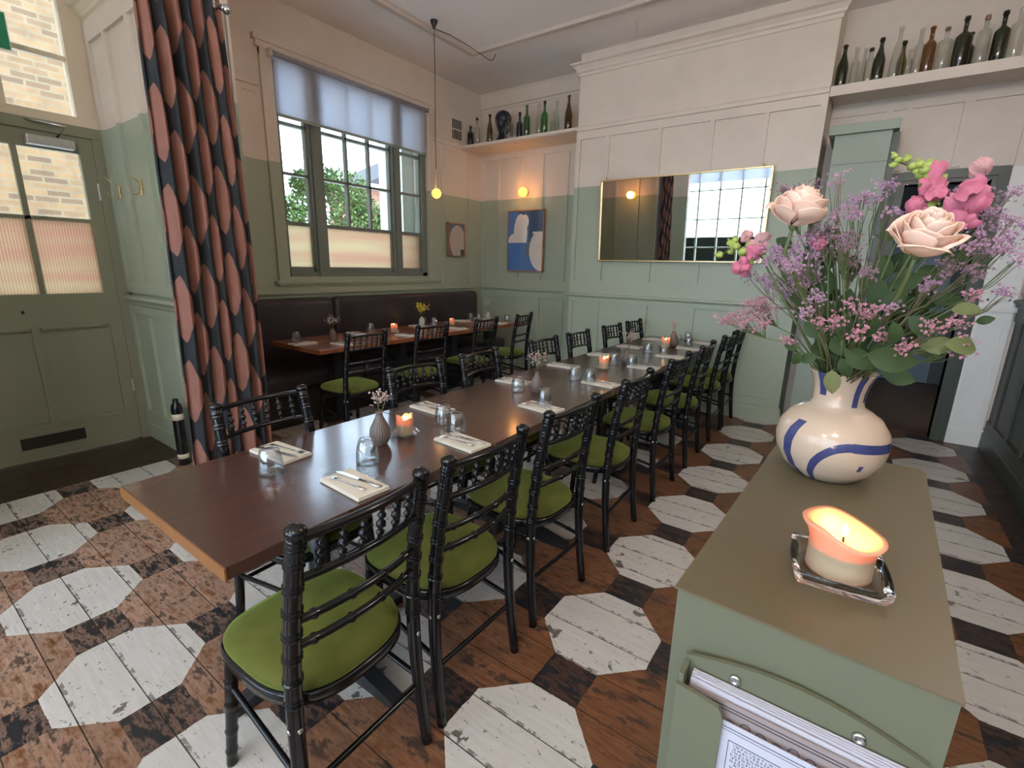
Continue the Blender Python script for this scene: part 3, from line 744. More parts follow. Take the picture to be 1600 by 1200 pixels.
dpart('glazing_bar', 'door', [(.842, .872, yf+.003, DY-.003, 1.185, 2.155), (.45, 1.195, yf+.003, DY-.003, 1.688, 1.712)])
dpart('glass_pane', 'pane', [(.45, 1.195, DY-.024, DY-.020, 1.70, 2.155)])
dpart('reeded_pane', 'reeded', [(.45, 1.195, DY-.024, DY-.020, 1.185, 1.70)])
dpart('letter_slot', 'slot', [(.575, .93, yf-.004, yf+.002, .095, .18)])
dpart('keyhole', 'slot', [(.722, .738, yf-.006, yf, 1.055, 1.075)], bev=.003)
dpart('hinge', 'silver_paint', [(1.262, 1.285, yf-.012, yf+.01, 1.85, 1.97)], bev=.004)
dpart('hinge', 'silver_paint', [(1.262, 1.285, yf-.012, yf+.01, .40, .50)], bev=.004)
dc = dpart('door_closer', 'silver_paint', [(.915, 1.165, yf-.07, yf, 2.165, 2.225)], bev=.008)
m_ = MB(); m_.tube([(1.08-.8, yf-DY-.035, 2.235), (1.125-.8, yf-DY-.10, 2.30), (.93-.8, yf-DY-.01, 2.32)], .008, 6); m_.build('closer_arm', 'steel', dc)
m_ = MB()
for q in ((.30, .36, DY-.06, DY+.05, 0, 2.334), (1.275, 1.349, DY-.06, DY+.05, 0, 2.334), (.30, 1.345, DY-.063, DY+.05, 2.265, 2.335)): m_.box(*q)
m_.build('trim_16', 'door', kind='structure')
wr2 = empty('window_2', (.8, DY, 2.335), kind='structure')
m_ = MB()
for q in ((.33, .44, -.05, .05, 2.335, 3.55), (1.215, 1.345, -.05, .05, 2.335, 3.55), (.33, 1.345, -.052, .052, 2.335, 2.395), (.33, 1.345, -.052, .052, 3.45, 3.55), (.845, .872, -.02, .02, 2.39, 3.46), (.44, 1.215, -.02, .02, 2.745, 2.775), (.44, 1.215, -.02, .02, 3.12, 3.15)):
    m_.box(q[0]-.8, q[1]-.8, q[2], q[3], q[4]-2.335, q[5]-2.335)
m_.build('window_frame', 'cream', wr2)
m_ = MB(); m_.box(-.36, .415, -.003, .003, .06, 1.12); m_.build('glass_pane', 'pane', wr2)

# street front window seen in the mirror, plus two unseen ones added for light
def big_window(name, loc, rz, w, h, nx, nz, blind=0):
    r_ = empty(name, loc, rz, kind='structure'); m_ = MB()
    m_.box(-w/2, -w/2+.07, -.04, .04, 0, h); m_.box(w/2-.07, w/2, -.04, .04, 0, h); m_.box(-w/2, w/2, -.04, .04, 0, .07); m_.box(-w/2, w/2, -.04, .04, h-.07, h)
    for i in range(1, nx): m_.box(-w/2+w*i/nx-.018, -w/2+w*i/nx+.018, -.03, .03, 0, h)
    for i in range(1, nz): m_.box(-w/2, w/2, -.03, .03, h*i/nz-.014, h*i/nz+.014)
    m_.build('window_frame', 'green', r_)
    m_ = MB(); m_.box(-w/2+.05, w/2-.05, -.003, .003, .05, h-.05); m_.build('glass_pane', 'pane', r_)
    if blind:
        m_ = MB(); m_.box(-w/2+.04, w/2-.04, .06, .063, h-blind, h); m_.build('blind_fabric', 'blind', r_)
    return r_
big_window('added_window_3', (-1.65, WY+.1, .9), PI, 2.2, 2.2, 4, 3)  # unseen window, added to bring in daylight
big_window('window_4', (FX-.1, 2.915, .5), -PI/2, 2.47, 2.7, 5, 4, .5)
big_window('added_window_5', (FX-.1, .285, .5), -PI/2, 2.47, 2.7, 5, 4, .5)  # unseen window, added to light the right side of the floor

# ---------------------------------------------------------------- outside
m_ = MB(); m_.box(-40, 40, 4.86, 60, -.25, -.15); m_.box(-40, -3.12, -40, 60, -.25, -.15); m_.build('ground', 'ground', kind='structure')
m_ = MB(); m_.box(-7, 2.75, 8.6, 14, -.2, 8.5);
m_.box(-7.0, 2.78, 8.54, 14, 8.5, 8.7)
tag(m_.build('brick_building', 'brick'), 'sunlit yellow stock brick building seen through the glazed door', 'building')
# street building reflected in the front windows
hb = empty('brick_house', (13.8, 15.2, 0), 0, 'red brick house with slate roof beyond the tree', 'house')
m_ = MB(); m_.box(-2.6, 3.5, -1.2, 1.2, -.2, 3.95); m_.build('wall', 'red_brick', hb)
m_ = MB(); m_.prism([(-2.8, 3.95), (3.8, 3.95), (3.8, 4.02), (.4, 5.6), (-2.8, 4.05)], -1.4, 1.4, M=Matrix.Rotation(R(90), 4, 'X')); m_.build('roof', 'slate', hb)
m_ = MB(); m_.box(-2.85, 3.8, -1.5, -1.38, 3.85, 4.0); m_.build('gutter', 'white', hb)
m_ = MB(); m_.box(-.6, .5, -1.23, -1.15, 1.3, 2.7); wf = m_.build('window', 'white', hb); m_ = MB(); m_.box(-.52, .42, -1.25, -1.23, 1.38, 2.62); m_.build('pane', 'blue_grey', wf)
tag((lambda q: (q.box(4.38, 4.86, 4.86, 5.3, -.15, 4.2), q.box(4.36, 4.88, 4.86, 5.32, .9, 1.0), q.build('pilaster', 'outside_pale'))[2])(MB()), 'pale rendered pier just outside the right window light', 'pier')
def tree(name, loc, h, blobs, nleaf, label, seed, ls=.10):
    rr = random.Random(seed); t_ = empty(name, loc, 0, label, 'tree')
    m1 = MB(); m1.tube([(0, 0, -.2), (.05, .02, h*.3), (-.03, .05, h*.6), (.02, 0, h*.85)], [.13, .10, .07, .03], 8)
    for bx, by, bz, br in blobs: m1.tube([(0, 0, h*.35), (bx*.5, by*.5, (h*.4+bz)/2), (bx, by, bz)], [.05, .035, .012], 6)
    m1.build('trunk', 'bark', t_)
    m2 = MB()
    for i in range(nleaf):
        bx, by, bz, br = rr.choice(blobs)
        d = Vector((rr.gauss(0, 1), rr.gauss(0, 1), rr.gauss(0, 1))).normalized()*br*(rr.random()**.4)
        p = Vector((bx, by, bz)) + d
        Mx = Matrix.Translation(p) @ Matrix.Rotation(rr.uniform(0, 2*PI), 4, 'Z') @ Matrix.Rotation(rr.uniform(-1, 1), 4, 'X')
        s_ = ls*rr.uniform(.6, 1.3)
        m2.add([(0, 0, 0), (s_*.35, s_*.5, .01), (0, s_, 0), (-s_*.35, s_*.5, .01)], [(0, 1, 2, 3)], 0, False, Mx)
    m2.build('foliage', 'tree_leaf', t_)
tree('garden_tree', (7.35, 10.0, 0), 3.2, [(-.3, 0, 2.9, .55), (.1, .2, 3.15, .5), (-.45, -.1, 2.3, .55), (.25, 0, 2.4, .55), (.75, 0, 2.15, .4), (.5, .1, 2.7, .4), (-.6, .1, 3.2, .35), (0, 0, 1.8, .5), (.95, -.1, 2.4, .22)], 6500, 'bushy green tree seen through the middle of the sash window', 3)
tree('garden_tree', (5.75, 9.6, 0), 3.0, [(-.3, 0, 2.3, .5), (.1, .1, 2.5, .35), (.25, 0, 3.0, .28), (-.5, .1, 1.9, .5), (.1, 0, 1.8, .5)], 3600, 'green tree seen through the left light of the sash window', 5)

# ---------------------------------------------------------------- dining chairs
def build_chair():
    t = empty('dining_chair', (0, 0, 0))
    prof = lambda z: (.196-.020*z/.93, -.008 - .035*(z/.93) + .052*math.sin(min(1, z/.93)*PI*.95))
    for sx in (-1, 1):
        m = MB(); pts = []; rad = []
        zs = [0, .02]; rings = [.10, .20, .30]+[.44+.0605*i for i in range(8)]
        z = 0
        samples = []
        n = 100
        ringz = [.47+.062*j for j in range(7)] + [.885]
        zz_ = sorted(set([.905*i/24 for i in range(25)] + [round(q+o_, 5) for q in ringz for o_ in (-.012, -.0098, -.006, -.0022, 0, .0022, .006, .0098, .012)]))
        for z in zz_:
            r_ = .0165 + .0035*min(1, z/.4)
            for rg in ([.47+.062*j for j in range(7)] + [.885]):
                for off in (-.006, .006):
                    if abs(z-(rg+off)) < .0028: r_ += .0034
            x, y = prof(z); samples.append((x*sx, y, z)); 
            rad.append(r_)
        x, y = prof(.91)
        for zz, rr in ((.908, .0155), (.912, .0225), (.920, .0235), (.927, .021), (.933, .013), (.936, .004)):
            samples.append((x*sx, y, zz)); rad.append(rr)
        m.tube(samples, rad, 14); m.build('back_post', 'black', t)
        m = MB()
        s2 = []; rad = []
        for i in range(41):
            z = .425*i/40; r_ = .0145+.004*z/.42
            for rg in (.05, .13, .22, .31, .40):
                if abs(z-rg) < .006: r_ += .003
            s2.append((sx*(.166+.024*(1-z/.42)), .368+.044*(1-z/.42), z)); rad.append(r_)
        m.tube(s2, rad, 10); m.build('front_leg', 'black', t)
        m = MB(); x, y = prof(.395); m.ball((sx*(x), y-.0185, .395), .0075, 8, sc=(1, .5, 1)); m.ball((sx*(x+.0185), y, .395), .0075, 8, sc=(.5, 1, 1)); m.build('bolt', 'steel', t)
    def rail(z, name, r0=.0105, bow=.030, nb=6):
        m = MB(); x, y = prof(z); pts = []; rad = []
        for i in range(61):
            u = -1+2*i/60; r_ = r0
            for j in range(nb):
                c_ = -1+2*(j+.5)/nb
                if abs(abs(u-c_)-.018) < .013: r_ += .0035
            pts.append((u*x, y - bow*(1-u*u), z + .004*(1-u*u))); rad.append(r_)
        m.tube(pts, rad, 8, flat=.9); return m.build(name, 'black', t)
    rail(.902, 'top_rail', .0115); rail(.795, 'back_rail', .0105); rail(.685, 'back_rail', .0105, nb=4); rail(.615, 'back_rail', .0105, nb=4)
    x1, y1_ = prof(.902); x0, y0_ = prof(.795)
    for j in range(6):
        u = -1+2*(j+1)/7; m = MB(); pts = []; rad = []
        for i in range(25):
            z = .797+.105*i/24; f = i/24; r_ = .0062
            for q, rr in ((.28, .0045), (.5, .006), (.72, .0045)):
                if abs(f-q) < .05: r_ += rr
            y = y0_+(y1_-y0_)*f; x = x0+(x1-x0)*f
            pts.append((u*x, y-.030*(1-u*u), z)); rad.append(r_)
        m.tube(pts, rad, 7); m.build('spindle', 'black', t)
    # seat: D shape, wider at the front
    def outline(k, n=48):
        o = []
        for i in range(n):
            a_ = 2*PI*i/n; ca, sa = math.cos(a_), math.sin(a_)
            e = .55 if sa > 0 else .72
            x = abs(ca)**e*math.copysign(1, ca)*(.208+.010*sa)*k; y = abs(sa)**e*math.copysign(1, sa)*.213*k
            o.append((x, y+.212))
        return o
    m = MB(); o0 = outline(1.0); o1 = outline(.97); N = len(o0)
    def stack(m, layers, mi=0):
        vs = []; fs = []
        for o_, z in layers: vs += [(x, y, z) for x, y in o_]
        for i in range(len(layers)-1):
            for k in range(N): fs.append((i*N+k, i*N+(k+1) % N, (i+1)*N+(k+1) % N, (i+1)*N+k))
        fs.append(tuple(range(N-1, -1, -1))); fs.append(tuple((len(layers)-1)*N+k for k in range(N)))
        m.add(vs, fs, mi, True)
    stack(m, [(outline(.95), .412), (outline(1.0), .416), (outline(1.0), .440), (outline(.985), .445), (outline(.94), .446)]); m.build('seat_frame', 'black', t)
    m = MB(); lay = []
    for k, z in ((.93, .444), (.965, .450), (.968, .458), (.95, .468), (.90, .477), (.78, .486), (.6, .492), (.35, .496), (.1, .498)): lay.append((outline(k), z))
    stack(m, lay); m.build('seat_cushion', 'velvet', t)
    def stretch(p, q, r0=.0088):
        m = MB(); pts = []; rad = []
        for i in range(41):
            f = i/40; r_ = r0
            for c_ in (.2, .4, .6, .8):
                if abs(abs(f-c_)-.012) < .010: r_ += .0028
            pts.append(Vector(p).lerp(Vector(q), f)); rad.append(r_)
        m.tube(pts, rad, 8); m.build('stretcher', 'black', t)
    for sx in (-1, 1):
        x, y = prof(.22); stretch((sx*x, y, .235), (sx*.174, .383, .285))
        stretch((sx*x, y, .165) if False else (sx*prof(.15)[0], prof(.15)[1], .15), (sx*.194, .377, .165)) if False else None
    x, y = prof(.2); stretch((-x, y, .205), (x, y, .205)); stretch((-.172, .378, .33), (.172, .378, .33))
    return t
chair = build_chair()
GN = 'black chairs along the near side of the long table'
GF = 'black chairs along the far side of the long table'
GB = 'black chairs facing the banquette'
orn = ['first (nearest the camera)', 'second', 'third', 'fourth', 'fifth', 'sixth', 'seventh', 'eighth']
tag(chair, cat='chair')
xs = [.632, 1.093, 1.640, 2.325, 3.03, 3.70, 4.42, 4.90]
for i, x in enumerate(xs):
    o = chair if i == 0 else dup(chair, (0, 0, 0))
    o.location = (x, .888, 0); o.rotation_euler = (0, 0, R((1.0, -1.5, -3, 1, 0, 2, -1, 0)[i]))
    o['label'] = f'black chair with olive velvet seat, {orn[i].split(" (")[0]} from the camera, near side of long table'; o['group'] = GN
for i, x in enumerate([.926, 1.755, 2.30, 3.06, 3.61, 4.29, 4.84]):
    dup(chair, (x, 1.858, 0), PI+R((2, -1, 3, 0, 1, -1, 0)[i]), f'black spindle-back chair, {orn[i].split(" (")[0]} from the camera, far side of long table', GF)
for i, x in enumerate([2.365, 3.085, 3.86, 4.54]):
    dup(chair, (x, 3.105, 0), R((0, -2, 3, 8)[i]), f'black spindle-back chair facing the banquette, {orn[i].split(" (")[0]} from the curtain', GB)

# ---------------------------------------------------------------- tables
def table(name, x0, x1, y0, y1, label, group, top='table', cols=(.5,), square=False):
    cx, cy = (x0+x1)/2, (y0+y1)/2
    t = empty(name, (cx, cy, 0), 0, label, 'table', group)
    m = MB(); m.box(x0-cx+.001, x1-cx-.001, y0-cy, y1-cy, .712, .750, bev=.003); m.build('tabletop', top, t)
    m = MB()
    e = .0025
    m.box(x0-cx-e+.001, x0-cx+.004, y0-cy-e, y1-cy+e, .7115, .7475, bev=.001); 
    m.build('end_lipping', 'edge' if top == 'table' else 'table_red', t)
    for f in cols:
        px_ = x0+(x1-x0)*f-cx
        m = MB(); m.box(px_-.18, px_+.18, -.2, .2, .697, .712, bev=.004); m.build('mounting_plate', 'black_metal', t)
        m = MB()
        if square: m.box(px_-.045, px_+.045, -.045, .045, .03, .70, bev=.004)
        else: m.tube([(px_, 0, .05), (px_, 0, .70)], .038, 20)
        m.build('column', 'black_metal', t)
        m = MB()
        L = min(.40, (y1-y0)/2+.06)
        for a_ in range(4) if not square else (0, 2):
            Mx = Matrix.Translation((px_, 0, 0)) @ Matrix.Rotation(a_*PI/2, 4, 'Z')
            l_ = L if a_ % 2 else (.36 if x0 < 1 else .13)
            m.add([(0, -.032, .0), (0, .032, 0), (0, .032, .10), (0, -.032, .10), (l_, -.024, 0), (l_, .024, 0), (l_, .024, .03), (l_, -.024, .03)],
                  [(0, 1, 2, 3), (4, 7, 6, 5), (0, 4, 5, 1), (2, 6, 7, 3), (1, 5, 6, 2), (0, 3, 7, 4)], 0, False, Mx)
        m.build('cross_foot', 'black_metal', t)
    return t
TX = [.414, 1.445, 2.60, 3.75, 5.10]
for i, (a_, b_) in enumerate(zip(TX, TX[1:])):
    table('dining_table', a_, b_, 1.109, 1.800, f'dark brown table in the long row, {("nearest the camera", "second from the camera", "third from the camera", "farthest, by the chimney breast")[i]}', 'tables pushed end to end in the long row', cols=(.43, .5, .55, .5)[i:i+1])
BX = [2.205, 2.99, 3.78, 4.57, 5.16]
for i, (a_, b_) in enumerate(zip(BX, BX[1:])):
    table('banquette_table', a_, b_, 3.49, 4.23, f'reddish brown table before the banquette, {("nearest the curtain", "second from the curtain", "third from the curtain", "last one beside the alcove wall")[i]}', 'tables along the banquette', 'table_red', square=True)

# ---------------------------------------------------------------- banquette
t = empty('banquette', (3.5, 4.25, 0), 0, 'long dark leather banquette running under the sash window', 'banquette')
m = MB(); m.box(-1.93, 1.85, -.25, .345, 0, .34); m.build('base', 'slot', t)
def cushion(x0, x1, y0, y1, z0, z1, name, r_=.045):
    m = MB(); m.box(x0, x1, y0, y1, z0, z1)
    o = m.build(name, 'leather', t)
    bv = o.modifiers.new('b', 'BEVEL'); bv.width = r_; bv.segments = 4
    for p in o.data.polygons: p.use_smooth = True
    return o
for a_, b_ in ((-1.93, -.52), (-.515, .60), (.605, 1.85)): cushion(a_, b_, -.33, .22, .34, .475, 'seat_cushion')
for a_, b_ in ((-1.93, -.47), (-.465, 1.88)): cushion(a_, b_, .19, .34, .42, 1.095, 'back_cushion', .06)
m = MB()
for a_ in (-1.5, -1.0, -.2, .2, .9, 1.4): m.box(a_-.002, a_+.002, -.334, .20, .46, .4775)
m.build('seam', 'leather', t)

# ---------------------------------------------------------------- curtain and rod
def curtain():
    m = MB(); n = 130; rows = 26; vs = []; uvs = []; L = 0; px_ = None
    zt, zb = 2.80, .02
    widths = []
    for j in range(rows+1):
        f = j/rows; z = zt+(zb-zt)*f
        xl = 1.085 - .045*f + .02*math.sin(f*PI); xr = 1.485 + .05*math.sin(f*PI*.8) - .01*f
        for i in range(n+1):
            u = i/n
            ph = u*2*PI*6.5
            amp = .034 + .012*math.sin(f*3+u*5)
            x = xl+(xr-xl)*(u + .012*math.sin(ph*2+1)); y = 3.035 + amp*math.sin(ph + .35*math.sin(f*4+u*9)) + .012*math.sin(u*21+f*2)
            if f < .04: y = 3.035+(y-3.035)*.7
            vs.append((x-1.28, y-3.035, z)); uvs.append((u*1.35, z))
    fs = [(j*(n+1)+i, j*(n+1)+i+1, (j+1)*(n+1)+i+1, (j+1)*(n+1)+i) for j in range(rows) for i in range(n)]
    m.add(vs, fs, 0, True); o = m.build('curtain', 'curtain')
    o.location = (1.28, 3.035, 0)
    uvl = o.data.uv_layers.new(name='UVMap')
    for lp in o.data.loops: uvl.data[lp.index].uv = uvs[lp.vertex_index]
    so = o.modifiers.new('s', 'SOLIDIFY'); so.thickness = .004
    tag(o, 'heavy floor-length curtain with pink and charcoal geometric print beside the door', 'curtain')
curtain()
t = empty('curtain_rod', (.66, 3.035, 2.765), 0, 'slim metal curtain rod across the lobby with a clear knob end', 'curtain rod')
m = MB(); m.tube([(-.79, 0, 0), (.835, 0, 0)], .011, 10); m.build('rod', 'steel', t)
m = MB(); m.ball((.86, 0, 0), .026, 12); m.tube([(.83, 0, 0), (.842, 0, 0)], .017, 12); m.build('finial', 'steel', t)
m = MB(); m.box(.76, .80, -.01, .09, -.02, .02, bev=.004); m.build('bracket', 'steel', t)
# coat hooks
for k, (yy, lb) in enumerate(((4.50, 'brass wire coat hook nearer the door on the partition'), (4.08, 'brass wire coat hook nearer the curtain on the partition'))):
    m = MB(); m.box(-.005, .0, -.012, .012, -.05, .05, bev=.002)
    m.tube([(-.004, 0, .03), (-.03, 0, .045), (-.075, .0, .085)], .0035, 6); m.tube([(-.004, 0, .02), (-.012, 0, -.03), (-.035, 0, -.055), (-.065, 0, -.04), (-.075, 0, -.005)], .0035, 6)
    o = m.build('coat_hook', 'brass'); o.location = (1.345, yy, 1.915); tag(o, lb, 'hook', 'coat hooks on the partition')
# exit sign
t = empty('exit_sign', (.80, 4.45, 2.76), 0, 'green hanging exit sign in front of the transom window', 'sign')
m = MB(); m.box(-.20, .098, -.008, .008, -.10, .10, bev=.003); m.build('panel', 'exit_green', t)
m = MB(); m.box(-.205, .103, -.006, .006, -.105, .105, bev=.003); m.build('edge', 'sign_white', t)
m = MB(); m.box(-.19, .07, -.035, .035, .11, .17, bev=.006); m.tube([(-.06, 0, .17), (-.06, 0, .92)], .006, 8); m.build('housing', 'silver_paint', t)
# air vent
t = empty('air_vent', (5.09, WY-.008, 3.15), 0, 'slotted air vent high on the window wall', 'vent')
m = MB(); m.box(-.10, .10, -.004, .008, -.135, .135, bev=.003); m.build('plate', 'beige', t)
for r_ in (0, 1):
    m = MB()
    for k in range(6): m.box(-.085+.031*k, -.068+.031*k, -.007, -.003, -.118+.125*r_, -.01+.125*r_)
    m.build('slots', 'slot', t)

# ---------------------------------------------------------------- pictures, sconce, mirror, pendant
def picture(name, loc, rz, w, h, artm, label, d=.035):
    t = empty(name, loc, rz, label, 'picture')
    m = MB(); b_ = .012
    m.box(-d, 0, -w/2, -w/2+b_, -h/2, h/2); m.box(-d, 0, w/2-b_, w/2, -h/2, h/2); m.box(-d, 0, -w/2, w/2, -h/2, -h/2+b_); m.box(-d, 0, -w/2, w/2, h/2-b_, h/2)
    m.build('frame', 'frame_wood', t)
    m = MB(); m.box(-d+.008, -.002, -w/2+b_, w/2-b_, -h/2+b_, h/2-b_); m.build('print', artm, t)
    for s_ in (-.35, .35):
        m = MB(); m.box(-.012, -.002, s_*w-.008, s_*w+.008, h/2-.002, h/2+.022, bev=.002); m.build('hanger', 'brass', t)
picture('framed_print', (AL-.035, 3.795, 1.78), 0, .585, .795, 'art_large', 'large framed blue and white abstract print on the alcove wall')
picture('framed_print', (5.045, WY-.012, 1.775), R(90), .33, .43, 'art_small', 'small framed print of a pale rounded shape beside the window')
def sconce(loc, rz, label):
    t = empty('wall_lamp', loc, rz, label, 'wall lamp')
    m = MB(); m.lathe([(.001, 0), (.035, 0), (.035, .012), (.022, .02), (.022, .035), (.001, .035)], 20, M=Matrix.Rotation(-PI/2, 4, 'Y')); m.build('base', 'brass', t)
    m = MB(); m.ball((-.085, 0, 0), .062, 24); m.build('globe', 'globe', t)
sconce((AL, 3.835, 2.40), 0, 'round amber glass wall lamp above the large blue print')
sconce((1.55, 3.55, 2.35), PI, 'round amber glass wall lamp on the partition, seen in the mirror')
sp = bpy.data.lights.new('sconce_light', 'POINT'); sp.energy = 2.2; sp.color = (1, .42, .12); sp.shadow_soft_size = .06
for q in ((AL-.17, 3.835, 2.40), (1.72, 3.55, 2.35)):
    o = bpy.data.objects.new('sconce_light', sp); COL.objects.link(o); o.location = q
# mirror leaning forward at the top
t = empty('wall_mirror', (5.118, 1.645, 1.95), 0, 'wide gold framed mirror leaning forward on the chimney breast', 'mirror')
t.rotation_euler = (0, R(-3.0), 0)
w, h = 1.682, .845; b_ = .014
m = MB()
for q in ((-w/2, -w/2+b_, -h/2, h/2), (w/2-b_, w/2, -h/2, h/2), (-w/2, w/2, -h/2, -h/2+b_), (-w/2, w/2, h/2-b_, h/2)): m.box(-.028, .012, q[0], q[1], q[2], q[3], bev=.002)
m.build('frame', 'gold', t)
m = MB(); m.box(-.012, .005, -w/2+b_-.002, w/2-b_+.002, -h/2+b_-.002, h/2-b_+.002); m.build('mirror_glass', 'mirror', t)
for s_ in (-.76, .78):
    m = MB(); m.ball((.0, s_, h/2+.016), .014, 10, sc=(.5, 1, 1)); m.build('hanging_lug', 'brass', t)
# ceiling pendant
PX, PY = 3.763, 3.672
t = empty('pendant_lamp', (PX, PY, CE), 0, 'small glowing globe pendant on a long black flex', 'pendant lamp')
m = MB(); m.lathe([(.001, 0), (.035, 0), (.03, -.02), (.014, -.055), (.008, -.07), (.001, -.07)], 20); m.build('ceiling_rose', 'black_metal', t)
m = MB(); m.tube([(0, 0, -.06), (.004, 0, -.5), (0, .003, -.9), (0, 0, -1.30)], .0035, 6)
m.tube([(0, 0, -.065), (.2, -.02, -.055), (.45, -.05, -.075), (.74, -.08, -.115), (.80, -.085, -.10), (.835, -.09, -.03)], .0035, 6); m.build('flex', 'black_metal', t)
m = MB(); m.lathe([(.001, -1.30), (.007, -1.30), (.008, -1.44), (.016, -1.47), (.018, -1.485), (.001, -1.485)], 14); m.build('lamp_holder', 'gold', t)
m = MB(); m.ball((0, 0, -1.53), .048, 24); m.build('globe', 'amber_shell' if 'amber_shell' in MAT else 'globe', t)
pl = bpy.data.lights.new('pendant_light', 'POINT'); pl.energy = .7; pl.color = (1, .55, .22); pl.shadow_soft_size = .05
o = bpy.data.objects.new('pendant_light', pl); COL.objects.link(o); o.location = (PX, PY, CE-1.60)
# trunking on the ceiling
m = MB(); m.box(-2.7, 4.46, 3.785, 3.845, CE-.035, CE+.0, bev=.004); m.box(4.46, 4.515, -.9, 3.845, CE-.035, CE, bev=.004); m.box(-2.7, 4.40, 3.852, 3.860, CE-.012, CE); m.box(4.52, 4.527, -.9, 3.845, CE-.012, CE)
tag(m.build('cable_trunking', 'trunking'), 'painted cable trunking turning a corner on the ceiling', 'trunking')
# speaker seen in the mirror
t = empty('wall_speaker', (-2.78, 4.34, 2.95), 0, 'dark oval loudspeaker high in the corner, seen in the mirror', 'speaker')
m = MB(); m.ball((.10, -.12, 0), .13, 16, sc=(.8, .8, 1.25)); m.build('cabinet', 'fabric_grey', t)
m = MB(); m.tube([(-.01, -.06, 0), (.10, -.12, 0)], .015, 8); m.build('bracket', 'black_metal', t)

# ---------------------------------------------------------------- tall grey-green cupboard in the right alcove
t = empty('tall_cupboard', (5.352, .19, 0), 0, 'tall slim grey-green boxed cupboard with overhanging cap, right of the chimney breast', 'cupboard')
m = MB(); m.box(-.26, .26, -.193, .19, .13, 2.56); m.build('body', 'grey_green', t)
m = MB(); m.box(-.262, -.255, -.19, .185, 2.33, 2.333); m.box(-.262, -.255, -.19, .185, 1.20, 1.203); m.build('board_joint', 'dark_green', t)
m = MB(); m.box(-.27, .27, -.20, .20, 0, .13, bev=.004); m.build('plinth', 'grey_green', t)
m = MB(); m.box(-.30, .26, -.235, .236, 2.557, 2.628, bev=.003); m.build('cap', 'grey_green', t)
m = MB(); m.box(-.21, .25, -.245, -.196, 0, 2.55); m.build('side_board', 'dark_green', t)

# unseen pendants added outside the view to brighten the room
for i, (x, y, w_) in enumerate(((-1.3, -.35, 'over the near right of the room'), (-1.9, .75, 'over the middle of the room by the street windows'), (2.3, -.72, 'near the right wall, just outside the view'))):
    t = empty('added_opal_pendant', (x, y, CE), 0, f'added unseen opal globe pendant {w_}', 'pendant lamp', 'added opal globe pendants')
    m = MB(); m.lathe([(.001, 0), (.05, 0), (.05, -.02), (.012, -.04), (.001, -.04)], 16); m.build('ceiling_rose', 'brass', t)
    m = MB(); m.tube([(0, 0, -.03), (0, 0, -.62)], .006, 8); m.build('stem', 'brass', t)
    m = MB(); m.ball((0, 0, -.76), .112 if i == 2 else .15, 24); m.build('globe', 'opal', t)

t = empty('canister', (1.262, 3.80, 0), 0, 'slim black canister with a pale label band half hidden by the curtain edge', 'canister')
m = MB(); m.lathe([(.001, 0), (.034, 0), (.036, .01), (.036, .42), (.030, .45), (.018, .465), (.018, .49), (.001, .495)], 20); m.build('body', 'black', t)
for za, zb in ((.34, .385), (.05, .085)):
    m = MB(); m.lathe([(.0365, za), (.0365, zb)], 20); m.build('label_band', 'cream', t)

# ---------------------------------------------------------------- bottles on the shelves
def bottle_mesh(h, r_, kind, mat):
    neck = .30 if kind == 'bordeaux' else .45 if kind == 'burgundy' else .30 if kind == 'spirit' else .25
    nr = min(.014, r_*.42)
    if kind == 'burgundy': prof = [(.001, 0), (r_*.9, 0), (r_, .008), (r_, h*.48), (r_*.86, h*.58), (r_*.55, h*.70), (nr, h*.82), (nr, h*.95)]
    elif kind == 'bordeaux': prof = [(.001, 0), (r_*.9, 0), (r_, .008), (r_, h*.60), (r_*.93, h*.65), (r_*.55, h*.70), (nr, h*.74), (nr, h*.95)]
    elif kind == 'spirit': prof = [(.001, 0), (r_*.9, 0), (r_, .008), (r_, h*.66), (r_*.9, h*.71), (nr*1.1, h*.76), (nr*1.1, h*.93)]
    elif kind == 'sloped': prof = [(.001, 0), (r_*.9, 0), (r_, .01), (r_*.96, h*.35), (r_*.75, h*.55), (nr, h*.78), (nr, h*.95)]
    else: prof = [(.001, 0), (r_*.9, 0), (r_, .008), (r_, h*.58), (r_*.5, h*.68), (nr*.9, h*.72), (nr*.9, h*.92)]
    prof += [(nr*1.35, h*.95), (nr*1.35, h*.985), (nr*1.1, h), (nr*.75, h), (nr*.7, h*.9)]
    m = MB(); m.lathe(prof[:-1]+[(.001, h*.998)], 16); return m
def bottle(x, y, h, r_, kind, mat, word, where, grp, cap=None):
    t = empty('glass_bottle', (x, y, 2.965), 0, f'{word} {where}', 'bottle', grp)
    bottle_mesh(h, r_, kind, mat).build('body', mat, t)
    if cap:
        m = MB(); m.tube([(0, 0, h*.93), (0, 0, h*1.01)], .0165, 12); m.build('neck_foil', cap, t)
    return t
GL_, GR_ = 'glass bottles on the left shelf', 'glass bottles on the right shelf'
